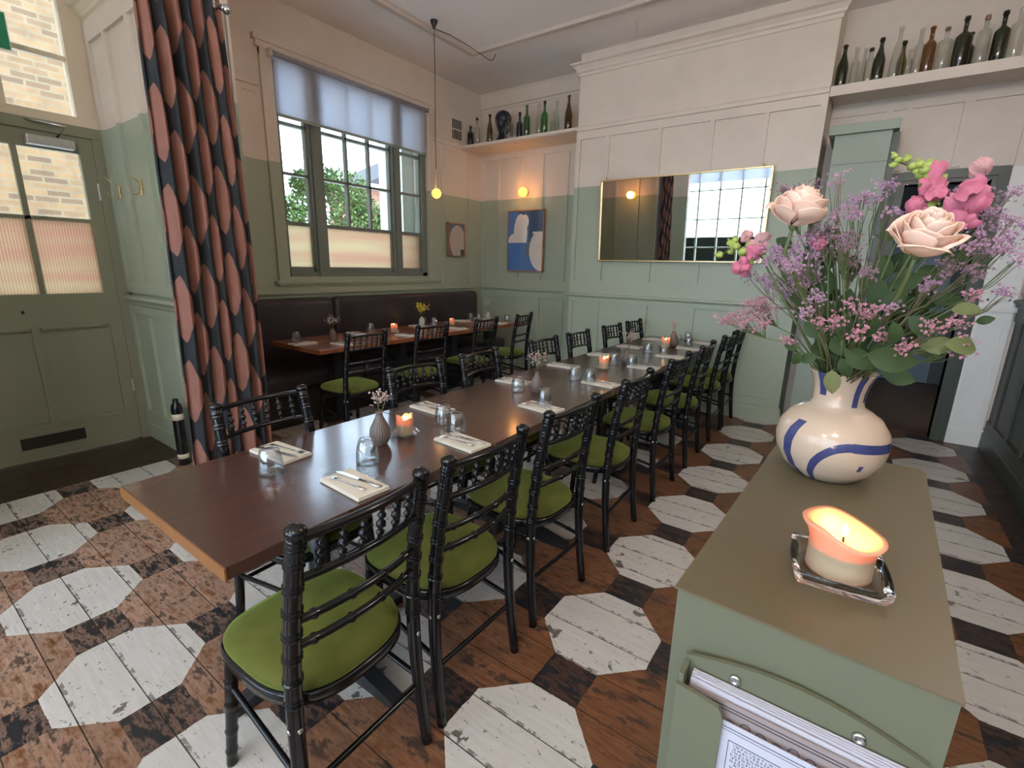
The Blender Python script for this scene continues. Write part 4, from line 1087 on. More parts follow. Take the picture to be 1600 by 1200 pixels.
# (y, height, radius, kind, material, word, capped)
LEFT = [(4.555, .275, .042, 'spirit', 'bottle_blue', 'squat dark blue stoppered bottle', None, 5.33), (4.42, .345, .040, 'bordeaux', 'bottle_clear', 'clear bottle with a dark neck', 'slot', 5.30), (4.33, .30, .036, 'small', 'bottle_clear', 'low clear bottle behind', None, 5.43),
 (4.215, .36, .037, 'burgundy', 'bottle_olive', 'slim olive bottle', 'bottle_dark', 5.31), (3.90, .30, .055, 'spirit', 'bottle_clear', 'wide clear bottle', None, 5.29), (3.81, .345, .040, 'bordeaux', 'bottle_blue', 'clear bottle with a black foil neck', 'slot', 5.40),
 (3.705, .33, .036, 'spirit', 'bottle_clear', 'swing-top clear bottle', 'brass', 5.40), (3.635, .375, .040, 'bordeaux', 'bottle_green', 'bright green bottle', None, 5.30), (3.53, .36, .034, 'bordeaux', 'bottle_clear', 'slim clear bottle', None, 5.42), (3.475, .375, .038, 'bordeaux', 'bottle_clear', 'taller clear bottle', None, 5.32),
 (3.375, .375, .040, 'bordeaux', 'bottle_green', 'pale green bottle with black foil neck', 'slot', 5.29), (3.31, .28, .038, 'small', 'bottle_clear', 'short clear bottle', None, 5.40), (3.235, .37, .034, 'sloped', 'bottle_clear', 'slender tapering clear bottle', None, 5.34), (3.15, .36, .030, 'sloped', 'bottle_olive', 'thin dark bottle', None, 5.45),
 (3.055, .39, .042, 'burgundy', 'bottle_amber', 'tall amber bottle', None, 5.30), (2.935, .41, .040, 'bordeaux', 'bottle_green', 'half hidden green bottle', None, 5.40)]
for i, (y, h, r_, k, mt, w_, cp, x) in enumerate(LEFT):
    bottle(x, y, h, r_, k, mt, w_, f'on the left shelf, number {i+1} counting from the window wall' if False else 'on the left shelf, ' + ('beside the window wall' if i < 3 else 'near the dark head ornament' if i < 6 else 'left of the shelf middle' if i < 9 else 'right of the shelf middle' if i < 13 else 'next to the chimney breast'), GL_, cp)
RIGHT = [(.425, .335, .042, 'burgundy', 'bottle_dark', 'dark green sloping bottle', None, 5.30), (.345, .325, .036, 'bordeaux', 'bottle_clear', 'round-shouldered clear bottle', None, 5.38), (.285, .32, .026, 'sloped', 'bottle_clear', 'thin clear bottle', None, 5.42), (.238, .26, .034, 'spirit', 'bottle_clear', 'clear bottle with a dark cap', 'slot', 5.27),
 (.178, .33, .042, 'burgundy', 'bottle_dark', 'almost black wine bottle', 'slot', 5.30), (.065, .375, .042, 'sloped', 'bottle_clear', 'tall clear sloping bottle', None, 5.27), (.030, .31, .034, 'burgundy', 'bottle_olive', 'olive bottle behind a clear one', 'slot', 5.40), (-.018, .20, .026, 'small', 'bottle_clear', 'very small clear bottle', None, 5.27),
 (-.070, .35, .036, 'bordeaux', 'bottle_clear', 'clear long-necked bottle', None, 5.32), (-.132, .335, .040, 'bordeaux', 'bottle_amber', 'amber brown bottle', None, 5.28), (-.222, .31, .048, 'spirit', 'bottle_clear', 'broad stoppered clear bottle', 'bottle_olive', 5.29), (-.325, .36, .052, 'bordeaux', 'bottle_dark', 'broad black bottle', 'slot', 5.30), (-.375, .29, .036, 'bordeaux', 'bottle_dark', 'shorter black bottle tucked behind', None, 5.42),
 (-.440, .34, .042, 'spirit', 'bottle_clear', 'clear bottle with a cork', 'frame_wood', 5.30), (-.535, .345, .046, 'bordeaux', 'bottle_dark', 'second broad black bottle', 'slot', 5.30), (-.620, .35, .045, 'spirit', 'bottle_clear', 'large clear bottle at the picture edge', None, 5.30)]
for i, (y, h, r_, k, mt, w_, cp, x) in enumerate(RIGHT):
    bottle(x, y, h, r_, k, mt, w_, 'on the right shelf, ' + ('next to the chimney breast' if i < 5 else 'left of the amber bottle' if i < 9 else 'in the middle run' if i < 13 else 'towards the right wall'), GR_, cp)
t = empty('head_ornament', (5.36, 4.05, 2.965), 0, 'dark blue head-shaped ornament among the bottles on the left shelf', 'ornament')
m = MB(); m.lathe([(.001, 0), (.085, 0), (.09, .02), (.075, .06), (.05, .10), (.045, .16), (.06, .20), (.001, .22)], 20)
m.ball((-.01, 0, .25), .085, 18, sc=(1.0, .86, 1.15)); m.ball((-.095, 0, .235), .014, 8, sc=(1.2, .8, 1.8)); m.ball((-.085, 0, .19), .014, 8, sc=(.8, 1.5, .6)); m.ball((-.07, 0, .165), .024, 8)
m.ball((-.0, -.075, .24), .018, 8, sc=(.8, .5, 1.3)); m.ball((-.0, .075, .24), .018, 8, sc=(.8, .5, 1.3)); m.build('bust', 'head', t)
m = MB(); m.ball((.015, 0, .30), .105, 18, sc=(1, 1, .95)); m.ball((.07, 0, .2), .07, 12); m.build('hair', 'head', t)

# ---------------------------------------------------------------- tableware
TT = .7505
def make_tumbler():
    m = MB(); H_ = .092
    m.lathe([(.0385, 0), (.0405, .001), (.041, .012), (.0405, .035), (.036, .065), (.030, .085), (.027, H_), (.001, H_), (.001, H_-.008), (.0255, H_-.011), (.0285, .080), (.0345, .062), (.0385, .035), (.039, .012), (.0385, 0)], 32)
    o = m.build('tumbler', 'thin_tumbler'); return o
ts = make_tumbler(); first = True
def place(src, used, loc, rz, label, group):
    o = src if not used[0] else dup(src, loc, rz)
    used[0] = True; o.location = loc; o.rotation_euler = (0, 0, rz); o['label'] = label; o['group'] = group; return o
tag(ts, cat='glass'); U = [False]
TUM = [(.757, 1.535, 'on the corner napkin side, far edge, nearest the camera'), (1.009, 1.345, 'in front of the ribbed vase nearest the camera'), (1.500, 1.440, 'behind its twin, right of the nearest table candle'), (1.449, 1.318, 'in front of its twin, right of the nearest table candle'),
 (2.185, 1.510, 'left of the second vase on the long table'), (2.055, 1.252, 'right of the second vase on the long table'), (2.655, 1.400, 'left of the middle candle, behind'), (2.655, 1.290, 'left of the middle candle, in front'), (3.30, 1.415, 'just beyond the middle candle, far side'), (3.33, 1.290, 'just beyond the middle candle, near side'),
 (3.975, 1.405, 'left of the farthest long-table candle, behind'), (3.944, 1.256, 'left of the farthest long-table candle, in front'), (4.70, 1.37, 'beyond the farthest candle, far side'), (4.66, 1.26, 'beyond the farthest candle, near side'), (4.98, 1.36, 'at the very end of the long table')]
for x, y, w_ in TUM: place(ts, U, (x, y, TT), x*3, f'upturned tumbler on long table, {w_}', 'upturned tumblers on the long table')
for x, y, w_ in [(2.33, 4.03, 'nearest the curtain'), (3.20, 4.10, 'near the left candle'), (3.98, 4.12, 'just right of the yellow flowers'), (4.06, 4.03, 'beside its twin right of the yellow flowers'), (4.80, 4.10, 'beyond the right candle'), (4.88, 4.02, 'left of the pale vase'), (5.09, 3.72, 'at the alcove end')]:
    place(ts, U, (x, y, TT), x*3, f'upturned tumbler on banquette tables, {w_}', 'upturned tumblers on the banquette tables')
def make_napkin():
    m = MB(); 
    for k in range(4): m.box(-.058+.0012*k, .058, -.108+.0008*k, .108-.0006*k, .0005+.0026*k, .0029+.0026*k, bev=.0008)
    return m.build('folded_napkin', 'napkin')
def make_fork():
    m = MB(); Z = .0
    m.tube([(0, -.095, .004), (0, -.06, .0045), (0, 0, .004), (0, .035, .003), (0, .05, .004)], [.0075, .0062, .0038, .0036, .006], 8, flat=.4)
    m.box(-.0105, .0105, .045, .06, .003, .0055, bev=.001)
    for i in range(4): m.tube([(-.0088+.00587*i, .058, .0042), (-.0088+.00587*i, .08, .003), (-.0088+.00587*i, .098, .0065)], [.0017, .0016, .0010], 6)
    return m.build('fork', 'steel')
def make_knife():
    m = MB()
    m.tube([(0, -.105, .004), (0, -.06, .0045), (0, -.01, .004)], [.0085, .0075, .006], 8, flat=.4)
    m.prism([(-.006, -.01), (.006, -.01), (.0095, .02), (.0105, .07), (.007, .092), (-.001, .102), (-.006, .09)], .003, .0045)
    return m.build('table_knife', 'steel')
nk = make_napkin(); fk = make_fork(); kn = make_knife()
tag(nk, cat='napkin'); tag(fk, cat='fork'); tag(kn, cat='knife'); UN, UF, UK = [False], [False], [False]
def setting(x, y, rz, w_, g, fr_=-.022, kr=.018, slip=0):
    z = TT
    place(nk, UN, (x, y, z), rz, f'folded cream napkin {w_}', 'folded napkins on the '+g)
    c_, s_ = math.cos(rz), math.sin(rz)
    for src, us, dx, dy, dr, nm in ((fk, UF, fr_, .018+slip, R(6), 'steel fork'), (kn, UK, kr, .01+slip, R(8), 'steel table knife')):
        place(src, us, (x+dx*c_-dy*s_, y+dx*s_+dy*c_, z+.0112), rz+dr, f'{nm} on napkin {w_}', nm.replace('steel ', '')+'s on the '+g)
NW = ['nearest the camera', 'second from the camera', 'third from the camera', 'fourth from the camera', 'fifth from the camera', 'sixth from the camera', 'seventh from the camera', 'last before the chimney breast']
for i, (x, y) in enumerate([(.867, 1.232), (1.370, 1.215), (1.987, 1.228), (2.665, 1.222), (3.336, 1.20), (3.914, 1.195), (4.45, 1.19), (4.90, 1.19)]):
    setting(x, y, R((-3, -4, -6, -3, 2, 3, -2, 0)[i]), f'near side of long table, {NW[i]}', 'long table')
for i, (x, y, a_) in enumerate([(.865, 1.668, 4), (1.630, 1.640, -4), (2.36, 1.66, 2), (2.99, 1.672, 0), (3.60, 1.66, 3), (4.17, 1.645, 0), (4.80, 1.64, 2)]):
    setting(x, y, PI+R(a_), f'far side of long table, {NW[i]}', 'long table', slip=-.0)
BW = ['nearest the curtain', 'behind the first banquette chair', 'beside the yellow flowers', 'beyond the right candle', 'at the alcove end']
for i, (x, y, a_) in enumerate([(2.30, 3.88, 90), (3.00, 4.08, 170), (3.86, 4.00+.08, 185), (4.62, 4.10, 180), (5.02, 4.08, 178)]):
    setting(x, y, R(a_), f'banquette tables, {BW[i]}', 'banquette tables')
BW2 = ['behind the first chair back', 'behind the second chair back', 'behind the third chair back', 'behind the fourth chair back']
for i, x in enumerate([2.52, 3.25, 4.02, 4.78]):
    setting(x, 3.62, R((3, -2, 4, 0)[i]), f'banquette tables, chair side, {BW2[i]}', 'banquette tables')

# candles
def candle(loc, r_, h, label, label_dish, scallop=True, power=.35, seed=1, glass_cup=False, sq=0, rz=0, lean=0, group=None, pool=None):
    rr = random.Random(seed); x, y, z = loc
    d = empty('glass_candle_dish', (x, y, z), rz, label_dish, 'dish', 'glass candle dishes' if scallop else None)
    m = MB()
    if scallop:
        f = lambda a_, zz: 1+.06*math.cos(8*a_)*(1 if zz > .003 else .4)
        m.lathe([(.001, 0), (r_*1.35, 0), (r_*1.62, .006), (r_*1.78, .017), (r_*1.72, .019), (r_*1.5, .011), (r_*1.28, .0065), (.001, .006)], 48, rfun=f)
        m.build('dish', 'thin_tumbler', d); zt = .0065
    else:
        def sqf(a_, zz): return 1/max(abs(math.cos(a_)), abs(math.sin(a_)))**.82
        m.lathe([(.001, 0), (.045, 0), (.048, .003), (.051, .010), (.053, .018), (.0515, .0195), (.047, .017), (.042, .010), (.040, .008), (.001, .008)], 64, rfun=sqf)
        m.build('dish', 'glass', d); zt = .0085
    t = empty('pillar_candle', (x, y, z+zt), rz, label, 'candle', group)
    n = 40; rim = [h*(1+.10*math.sin(2*PI*k/n*2+seed)+.06*math.sin(2*PI*k/n*5+seed*2)) for k in range(n)]
    if pool: rim = [h*(.90+.26*(.5+.5*math.cos(2*PI*k/n-pool))**2.2+.05*math.sin(2*PI*k/n*3+.6)) for k in range(n)]
    flare = .26 if not scallop else .02
    m = MB(); vs = []; depth = h*.36
    lay = []
    for q in (0, .05, .3, .6, .80, .92, 1.0): lay.append([(r_*(1+flare*max(0, q-.6)**1.0*2.2*(1+.5*math.sin(2*PI*k/n*3+seed)*(q > .85))), rim[k]*q) for k in range(n)])
    th = .0065
    lay.append([(lay[-1][k][0]-th, rim[k]*.995) for k in range(n)])
    lay.append([(r_-th*1.6, max(rim[k]-.012, h-depth+.004)) for k in range(n)])
    lay.append([(r_-th*2.4, h-depth+.002) for k in range(n)]); lay.append([(r_*.5, h-depth) for k in range(n)]); lay.append([(.0005, h-depth) for k in range(n)])
    for L in lay:
        for k in range(n): vs.append((L[k][0]*math.cos(2*PI*k/n), L[k][0]*math.sin(2*PI*k/n), L[k][1]))
    fs = [(j*n+k, j*n+(k+1) % n, (j+1)*n+(k+1) % n, (j+1)*n+k) for j in range(len(lay)-1) for k in range(n)]; fs.append(tuple(range(n-1, -1, -1)))
    m.add(vs, fs, 0, True)
    for q in (.006, .014): m.lathe([(.0005, h-depth-q), (r_-.0008, h-depth-q)], n)  # hidden discs added inside the wax to shade its lower part
    m.build('wax', 'wax', t)
    wz = h-depth
    m = MB(); m.tube([(0, 0, wz-.002), (.001, 0, wz+.006), (.003, 0, wz+.012)], .0013, 6); m.build('wick', 'slot', t)
    m = MB(); fl = max(h*.20, .013)*1.25
    m.lathe([(.0005, wz+.008), (fl*.16, wz+.010+fl*.10), (fl*.24, wz+.010+fl*.28), (fl*.19, wz+.010+fl*.55), (fl*.08, wz+.010+fl*.85), (.0004, wz+.010+fl*1.08)], 12); m.build('flame', 'flame', t)
    if glass_cup:
        m = MB(); g = r_+.003
        m.lathe([(g, .001), (g+.001, h*.8), (g, h*1.18), (g-.0012, h*1.18), (g-.0005, h*.8), (g-.001, .001)], 32, close=True); m.build('glass_sleeve', 'pane', t)
    l = bpy.data.lights.new('candle_light', 'POINT'); l.energy = power; l.color = (1, .50, .16); l.shadow_soft_size = .006
    o = bpy.data.objects.new('candle_light', l); COL.objects.link(o); o.location = (x, y, z+zt+wz+.012+fl*.6)
    return t
GC = 'lit pillar candles on the tables'
candle((1.290, 1.462, TT), .034, .078, 'lit pillar candle in a glass sleeve beside the ribbed vase nearest the camera', 'scalloped glass dish under the nearest table candle', seed=2, glass_cup=True, group=GC, power=.55)
candle((3.095, 1.405, TT), .034, .085, 'lit orange-glowing pillar candle midway along the long table', 'scalloped glass dish under the middle candle of the long table', seed=3, group=GC, power=.6)
candle((4.37, 1.385, TT), .036, .085, 'lit pillar candle near the far end of the long table', 'scalloped glass dish under the farthest long-table candle', seed=4, group=GC, power=.6)
candle((3.30, 3.85, TT), .034, .085, 'lit pillar candle with a ragged rim on the left of the banquette tables', 'scalloped glass dish under the left banquette candle', seed=5, group=GC, power=.6)
candle((4.20, 3.875, TT), .033, .072, 'lit squat pillar candle on the right of the banquette tables', 'scalloped glass dish under the right banquette candle', seed=6, group=GC, power=.6)

# little ribbed vases with dried sprigs
def sprig(mstem, mbl, base, tip, nb, rr, br=.004, nbl=16, spread=.03, mi=0):
    b_, t_ = Vector(base), Vector(tip); mid = b_.lerp(t_, .55)+Vector((rr.uniform(-.008, .008), rr.uniform(-.008, .008), .005))
    mstem.tube([b_, mid, t_], [.0011, .0009, .0006], 5)
    for i in range(nb):
        f = rr.uniform(.45, 1); p = (b_.lerp(mid, f*2) if f < .5 else mid.lerp(t_, (f-.5)*2))
        q = p+Vector((rr.gauss(0, spread*.6), rr.gauss(0, spread*.6), rr.uniform(.2, 1)*spread))
        mstem.tube([p, q], [.0006, .0004], 4, caps=False)
        for k in range(max(1, nbl//nb)): mbl.ball(q+Vector((rr.gauss(0, spread*.18), rr.gauss(0, spread*.18), rr.gauss(0, spread*.2))), br*rr.uniform(.6, 1.2), 5, mi)
def bud_vase(loc, h, rmax, mat, label, flower, seed, label_fl, ribs=24, kind='teardrop', fh=.09, nst=5):
    t = empty('bud_vase', loc, 0, label, 'vase')
    m = MB(); f = (lambda a_, z: 1+.035*math.cos(ribs*a_)*(1 if .01 < z < h*.92 else 0)) if ribs else None
    if kind == 'teardrop': prof = [(.001, 0), (rmax*.62, 0), (rmax*.70, .004), (rmax*.95, h*.2), (rmax, h*.34), (rmax*.90, h*.52), (rmax*.60, h*.70), (rmax*.36, h*.86), (rmax*.30, h*.97), (rmax*.36, h), (rmax*.26, h), (rmax*.22, h*.9)]
    else: prof = [(.001, 0), (rmax*.9, 0), (rmax, .004), (rmax, h*.62), (rmax*.85, h*.78), (rmax*.5, h*.9), (rmax*.5, h), (rmax*.4, h), (rmax*.38, h*.9)]
    m.lathe(prof, max(ribs*4, 32), rfun=f); m.build('vase_body', mat, t)
    rr = random.Random(seed); fl = empty('dried_sprig' if flower != 'yellow' else 'flower_posy', (loc[0], loc[1], loc[2]+h*.75), 0, label_fl, 'flowers')
    ms, mb_ = MB(), MB()
    for k in range(nst):
        a_ = rr.uniform(0, 2*PI); s_ = rr.uniform(.1, .55)*fh
        sprig(ms, mb_, (0, 0, 0), (math.cos(a_)*s_, math.sin(a_)*s_, h*.25+fh*rr.uniform(.7, 1.05)), 7, rr, .0035 if flower != 'yellow' else .006, 22, fh*.28)
    ms.build('stems', 'dry_stem' if flower != 'yellow' else 'stem', fl)
    mb_.build('blossoms', flower, fl)
    if flower == 'yellow':
        ml = MB()
        for k in range(26):
            Mx = Matrix.Translation((rr.gauss(0, .035), rr.gauss(0, .035), h*.25+rr.uniform(0, .09))) @ Matrix.Rotation(rr.uniform(0, 6.3), 4, 'Z') @ Matrix.Rotation(rr.uniform(-.9, .9), 4, 'X')
            ml.add([(0, 0, 0), (.008, .015, .002), (0, .035, 0), (-.008, .015, .002)], [(0, 1, 2, 3)], 0, True, Mx)
        ml.build('leaves', 'leaf_olive', fl)
bud_vase((1.160, 1.460, TT), .135, .040, 'ribbed', 'ribbed brown teardrop bud vase, nearest the camera on the long table', 'dried', 1, 'dried pinkish sprig in the nearest ribbed vase', fh=.075)
bud_vase((2.255, 1.43, TT), .12, .036, 'ribbed', 'brown teardrop bud vase, second along the long table', 'dried', 2, 'dried sprig in the second vase of the long table', ribs=0, fh=.10, nst=6)
bud_vase((3.395, 1.355, TT), .115, .046, 'ribbed', 'round brown bud vase, third along the long table', 'dried', 3, 'wispy dried sprig in the third vase of the long table', ribs=0, fh=.14, nst=6)
bud_vase((4.50, 1.36, TT), .14, .055, 'ribbed', 'dark round bud vase behind the farthest candle of the long table', 'dried', 4, 'dried sprig in the dark vase behind the farthest candle', ribs=0, fh=.09, nst=4)
bud_vase((2.56, 3.82, TT), .115, .030, 'ribbed', 'small brown cylinder vase on the first banquette table', 'dried_white', 5, 'white dried sprig in the small brown cylinder vase', kind='cyl', ribs=20, fh=.10, nst=7)
bud_vase((3.88, 4.05, TT), .11, .032, 'grey_glass', 'pale vase of yellow flowers on the banquette tables', 'yellow', 6, 'yellow and green posy in the pale vase', kind='cyl', ribs=0, fh=.13, nst=9)
bud_vase((5.00, 3.97, TT), .11, .040, 'grey_glass', 'pale grey teardrop vase at the alcove end of the banquette tables', 'dried_white', 7, 'dried cream blossoms in the pale teardrop vase', ribs=0, fh=.13, nst=7)

# ---------------------------------------------------------------- host stand in the foreground
HZ = 1.08
t = empty('host_stand', (.85, -.02, 0), R(-1.2), 'tall narrow sage green stand in the foreground carrying the big vase', 'stand')
def L2(x, y): # world to stand-local
    c_, s_ = math.cos(R(1.2)), math.sin(R(1.2)); X, Y = x-.85, y+.02
    return (X*c_-Y*s_, X*s_+Y*c_)
m = MB(); m.prism([(-.325, -.118), (.325, -.127), (.328, .124), (-.322, .137)], 0, HZ-.003); m.build('body', 'green2', t)
m = MB(); m.prism([(-.327, -.120), (.322, -.129), (.333, -.118), (.333, .120), (.326, .126), (-.326, .140)], HZ-.003, HZ); m.build('worktop', 'top', t)
# menu holder on the front face
hx = .522
h_ = empty('menu_holder', (hx, -.010, 0), 0, 'sage green wooden menu holder screwed to the front of the stand', 'holder')
m = MB(); pts = [(-.112, .70), (.112, .70), (.112, 1.004)]+[(.112-.224*i/16, 1.004+.020*math.sin(PI*i/16)) for i in range(1, 16)]+[(-.112, 1.004)]
m.prism(pts, -.006, .0, M=Matrix(((0, 0, 1, 0), (1, 0, 0, 0), (0, 1, 0, 0), (0, 0, 0, 1)))); m.build('back_plate', 'green2', h_)
m = MB(); m.box(-.034, -.006, .106, .112, .70, 1.000, bev=.001); m.build('side_panel', 'green2', h_)
m = MB(); m.box(-.034, -.006, -.112, -.106, .70, 1.000, bev=.001); m.build('side_panel', 'green2', h_)
def front(sy):
    m = MB(); pts = [(sy*.112, .70), (sy*.060, .70), (sy*.060, .972), (sy*.062, .979), (sy*.066, .985), (sy*.112, .990)]
    m.prism(pts, -.040, -.034, M=Matrix(((0, 0, 1, 0), (1, 0, 0, 0), (0, 1, 0, 0), (0, 0, 0, 1)))); m.build('front_panel', 'green2', h_)
front(1); front(-1)
m = MB(); m.box(-.040, -.034, -.112, .112, .70, .74); m.build('front_rail', 'green2', h_)
for sy in (.057, -.058):
    m = MB(); Mx = Matrix.Translation((-.006, sy, 1.001)) @ Matrix.Rotation(-PI/2, 4, 'Y')
    m.lathe([(.001, 0), (.0062, 0), (.0062, .003), (.004, .0045), (.003, .003), (.001, .003)], 16, M=Mx); m.build('screw', 'steel', h_)
def menu(x, tilt, mat, label, z=.996, y=-.01, printed=False, nm='menu_card'):
    r_ = empty(nm, (x, y, z), 0, label, 'menu', 'menus in the holder'); r_.rotation_euler = (R(tilt), 0, 0)
    m = MB(); m.box(-.0006, .0006, -.101, .101, -.27, 0); m.build('sheet', mat, r_); return r_
for k in range(4): menu(.5125-.0022*k, .3*k-.4, 'menu_blank', f'{("hindmost", "second from the back", "third from the back", "fourth from the back")[k]} white menu sheet in the holder', .994-.001*k)
menu(.5025, .6, 'menu_blank', 'curled white menu sheet in the middle of the holder', .989)
mbr = menu(.4985, -.3, 'menu_brown', 'brown-grey menu sheet with large hand lettering', .984)
mfr = menu(.4905, -.2, 'menu', 'front menu sheet printed with fine text boxes', .966)
def text(body, size, loc, parent, mat='ink', name='lettering', ext=.0001, sx=1):
    cu = bpy.data.curves.new(name, 'FONT'); cu.body = body; cu.size = size; cu.extrude = ext; cu.align_x = 'CENTER'; cu.resolution_u = 2
    o = bpy.data.objects.new(name, cu); COL.objects.link(o); dg = bpy.context.evaluated_depsgraph_get(); me = bpy.data.meshes.new_from_object(o.evaluated_get(dg)); bpy.data.objects.remove(o)
    me.materials.clear(); me.materials.append(MAT[mat]); ob = bpy.data.objects.new(name, me); COL.objects.link(ob); ob.parent = parent
    ob.matrix_local = Matrix.Translation(loc) @ Matrix(((0, 0, -1, 0), (-sx, 0, 0, 0), (0, 1, 0, 0), (0, 0, 0, 1))); return ob
m = MB()
ry_ = random.Random(5)
for k in range(12):
    cy = .085-.0155*k; cz = -.024-.002*(k % 3); lp = k % 4 in (0, 1, 3)
    a1 = 2*PI if lp else PI
    m.tube([(-.001, cy+.005*math.cos(a_/12*a1), cz+.0065*math.sin(a_/12*a1)) for a_ in range(13)], .0005, 4)
    if not lp: m.tube([(-.001, cy-.005, cz), (-.001, cy-.005, cz-.008)], .0005, 4)
for d_ in (.006, .010): m.box(-.0010, -.0006, -.096, .096, -d_-.001, -d_)
m.build('outline_lettering', 'ink', mbr)
# word-search grid and headings on the front sheet
rw = random.Random(3); L4 = 'ACDEFGHILMNOPRSTUW'
grid = '\n'.join(''.join(rw.choice(L4)+' ' for _ in range(25)) for _ in range(15))
text(grid, .0043, (-.0009, -.003, -.0275), mfr, sx=1.0, name='letter_grid')
m = MB()
for q in ((-.062, .052, -.0225, -.0219), (-.062, .052, -.092, -.0914), (-.062, -.0614, -.092, -.0219), (.0514, .052, -.092, -.0219)): m.box(-.0010, -.0006, q[0], q[1], q[2], q[3])
m.build('grid_border', 'ink', mfr)
m = MB()
for k in range(11):
    w_ = .006+.006*((k*7) % 5)/5
    if k % 4 != 3: m.box(-.0009, -.0006, .077-w_, .077+w_, -.026-.0052*k-.0018, -.026-.0052*k)
m.build('side_lines', 'ink', mfr)
m = MB()
for cx, cz, s_ in ((.075, -.115, 1), (.035, -.118, .8), (-.01, -.12, 1)):
    pts = [(-.001, cx+.012*s_*math.cos(a_/10*2*PI)*(1+.3*math.sin(a_)), cz+.014*s_*math.sin(a_/10*2*PI)) for a_ in range(11)]
    m.tube(pts, .0005, 4)
m.build('line_drawing', 'ink', mfr)

# big candle on the stand
candle((.674, -.030, HZ+.0005), .0355, .058, 'large lit half-melted candle in a square glass dish on the stand', 'square clear glass dish under the large candle', scallop=False, power=.5, seed=9, rz=R(7), pool=1.2)

# big vase
VX, VY = 1.035, .004
t = empty('flower_vase', (VX, VY, HZ), 0, 'cream round-bodied ceramic vase with blue brush strokes on the stand', 'vase')
m = MB()
prof = [(.001, .0), (.040, 0), (.052, .004), (.074, .024), (.087, .050), (.0905, .075), (.086, .097), (.072, .118), (.055, .130), (.043, .137), (.040, .145), (.041, .165), (.045, .182), (.051, .196), (.0525, .199), (.0505, .200), (.043, .182), (.0375, .160), (.037, .145), (.001, .14)]
m.lathe(prof, 64); m.build('vase_body', 'vase', t)

# ---------------------------------------------------------------- bouquet
MOUTH = Vector((VX, VY, HZ+.185))
STATICE = [[0.98, 0.1665, 1.3597, 0.0422, 0.0164, "L"], [1.0, 0.1461, 1.386, 0.0313, 0.0163, "L"], [0.98, 0.0905, 1.4434, 0.0392, 0.0257, "L"], [1.02, 0.1201, 1.424, 0.0305, 0.0206, "L"], [0.96, 0.1319, 1.4768, 0.0252, 0.0192, "L"], [0.95, 0.0837, 1.4921, 0.0303, 0.0202, "L"], [0.9, 0.0948, 1.4635, 0.0228, 0.0138, "L"], [1.02, 0.1619, 1.4411, 0.0172, 0.0117, "L"], [0.93, 0.0617, 1.4139, 0.0175, 0.0102, "L"], [1.0, 0.1303, 1.5855, 0.0214, 0.0105, "L"], [1.02, 0.1048, 1.5969, 0.0134, 0.0105, "L"], [0.98, 0.0632, 1.5981, 0.0114, 0.0098, "L"], [0.95, 0.0621, 1.5148, 0.0224, 0.0138, "M"], [0.93, 0.0312, 1.5372, 0.0208, 0.0112, "M"], [1.0, 0.0234, 1.5611, 0.0203, 0.0138, "M"], [0.92, 0.0354, 1.5029, 0.0257, 0.0132, "M"], [0.93, 0.0, 1.453, 0.0103, 0.0152, "M"], [1.0, 0.0277, 1.4786, 0.0192, 0.0185, "M"], [0.88, 0.0097, 1.4072, 0.0108, 0.0084, "M"], [0.86, -0.0183, 1.399, 0.0087, 0.0072, "M"], [0.88, 0.0384, 1.3723, 0.0114, 0.0078, "M"], [0.87, 0.0198, 1.3824, 0.0078, 0.0085, "M"], [0.9, -0.0067, 1.3919, 0.0108, 0.0076, "M"], [0.86, -0.0386, 1.4076, 0.0077, 0.007, "M"], [0.84, -0.0568, 1.3577, 0.0067, 0.0138, "M"], [0.85, -0.0048, 1.3675, 0.0045, 0.0082, "M"], [0.9, 0.0646, 1.3897, 0.0104, 0.007, "M"], [0.95, 0.0935, 1.336, 0.0067, 0.0066, "M"], [0.85, -0.0346, 1.3659, 0.0035, 0.0044, "M"], [1.0, -0.017, 1.5901, 0.0174, 0.0094, "R"], [1.0, 0.0022, 1.5696, 0.0099, 0.0077, "R"], [0.95, -0.0207, 1.5425, 0.0076, 0.0055, "R"], [0.97, -0.1027, 1.5667, 0.0189, 0.0138, "R"], [1.0, -0.1275, 1.5471, 0.0136, 0.0124, "R"], [0.98, -0.1416, 1.5273, 0.0169, 0.0121, "R"], [0.97, -0.1594, 1.503, 0.0138, 0.0119, "R"], [0.95, -0.1391, 1.4886, 0.0165, 0.012, "R"], [0.93, -0.1182, 1.5013, 0.0166, 0.0118, "R"], [1.02, -0.1676, 1.5298, 0.0105, 0.0106, "R"], [1.03, -0.1527, 1.5641, 0.0121, 0.0107, "R"], [0.85, -0.0743, 1.4339, 0.0071, 0.0099, "R"], [0.9, -0.1043, 1.4581, 0.0154, 0.0084, "R"], [0.92, -0.0875, 1.4666, 0.0095, 0.0061, "R"], [0.93, -0.1259, 1.4501, 0.0091, 0.0069, "R"], [0.86, -0.1059, 1.3892, 0.0087, 0.0075, "R"], [0.85, -0.1151, 1.3571, 0.0043, 0.0166, "R"], [0.9, -0.105, 1.4891, 0.0102, 0.0083, "R"], [0.9, -0.1589, 1.4729, 0.0052, 0.0072, "R"], [0.85, -0.0864, 1.3841, 0.0045, 0.0051, "R"], [0.87, -0.1171, 1.4271, 0.0049, 0.0114, "R"], [0.93, -0.1613, 1.4316, 0.0049, 0.0051, "R"]]
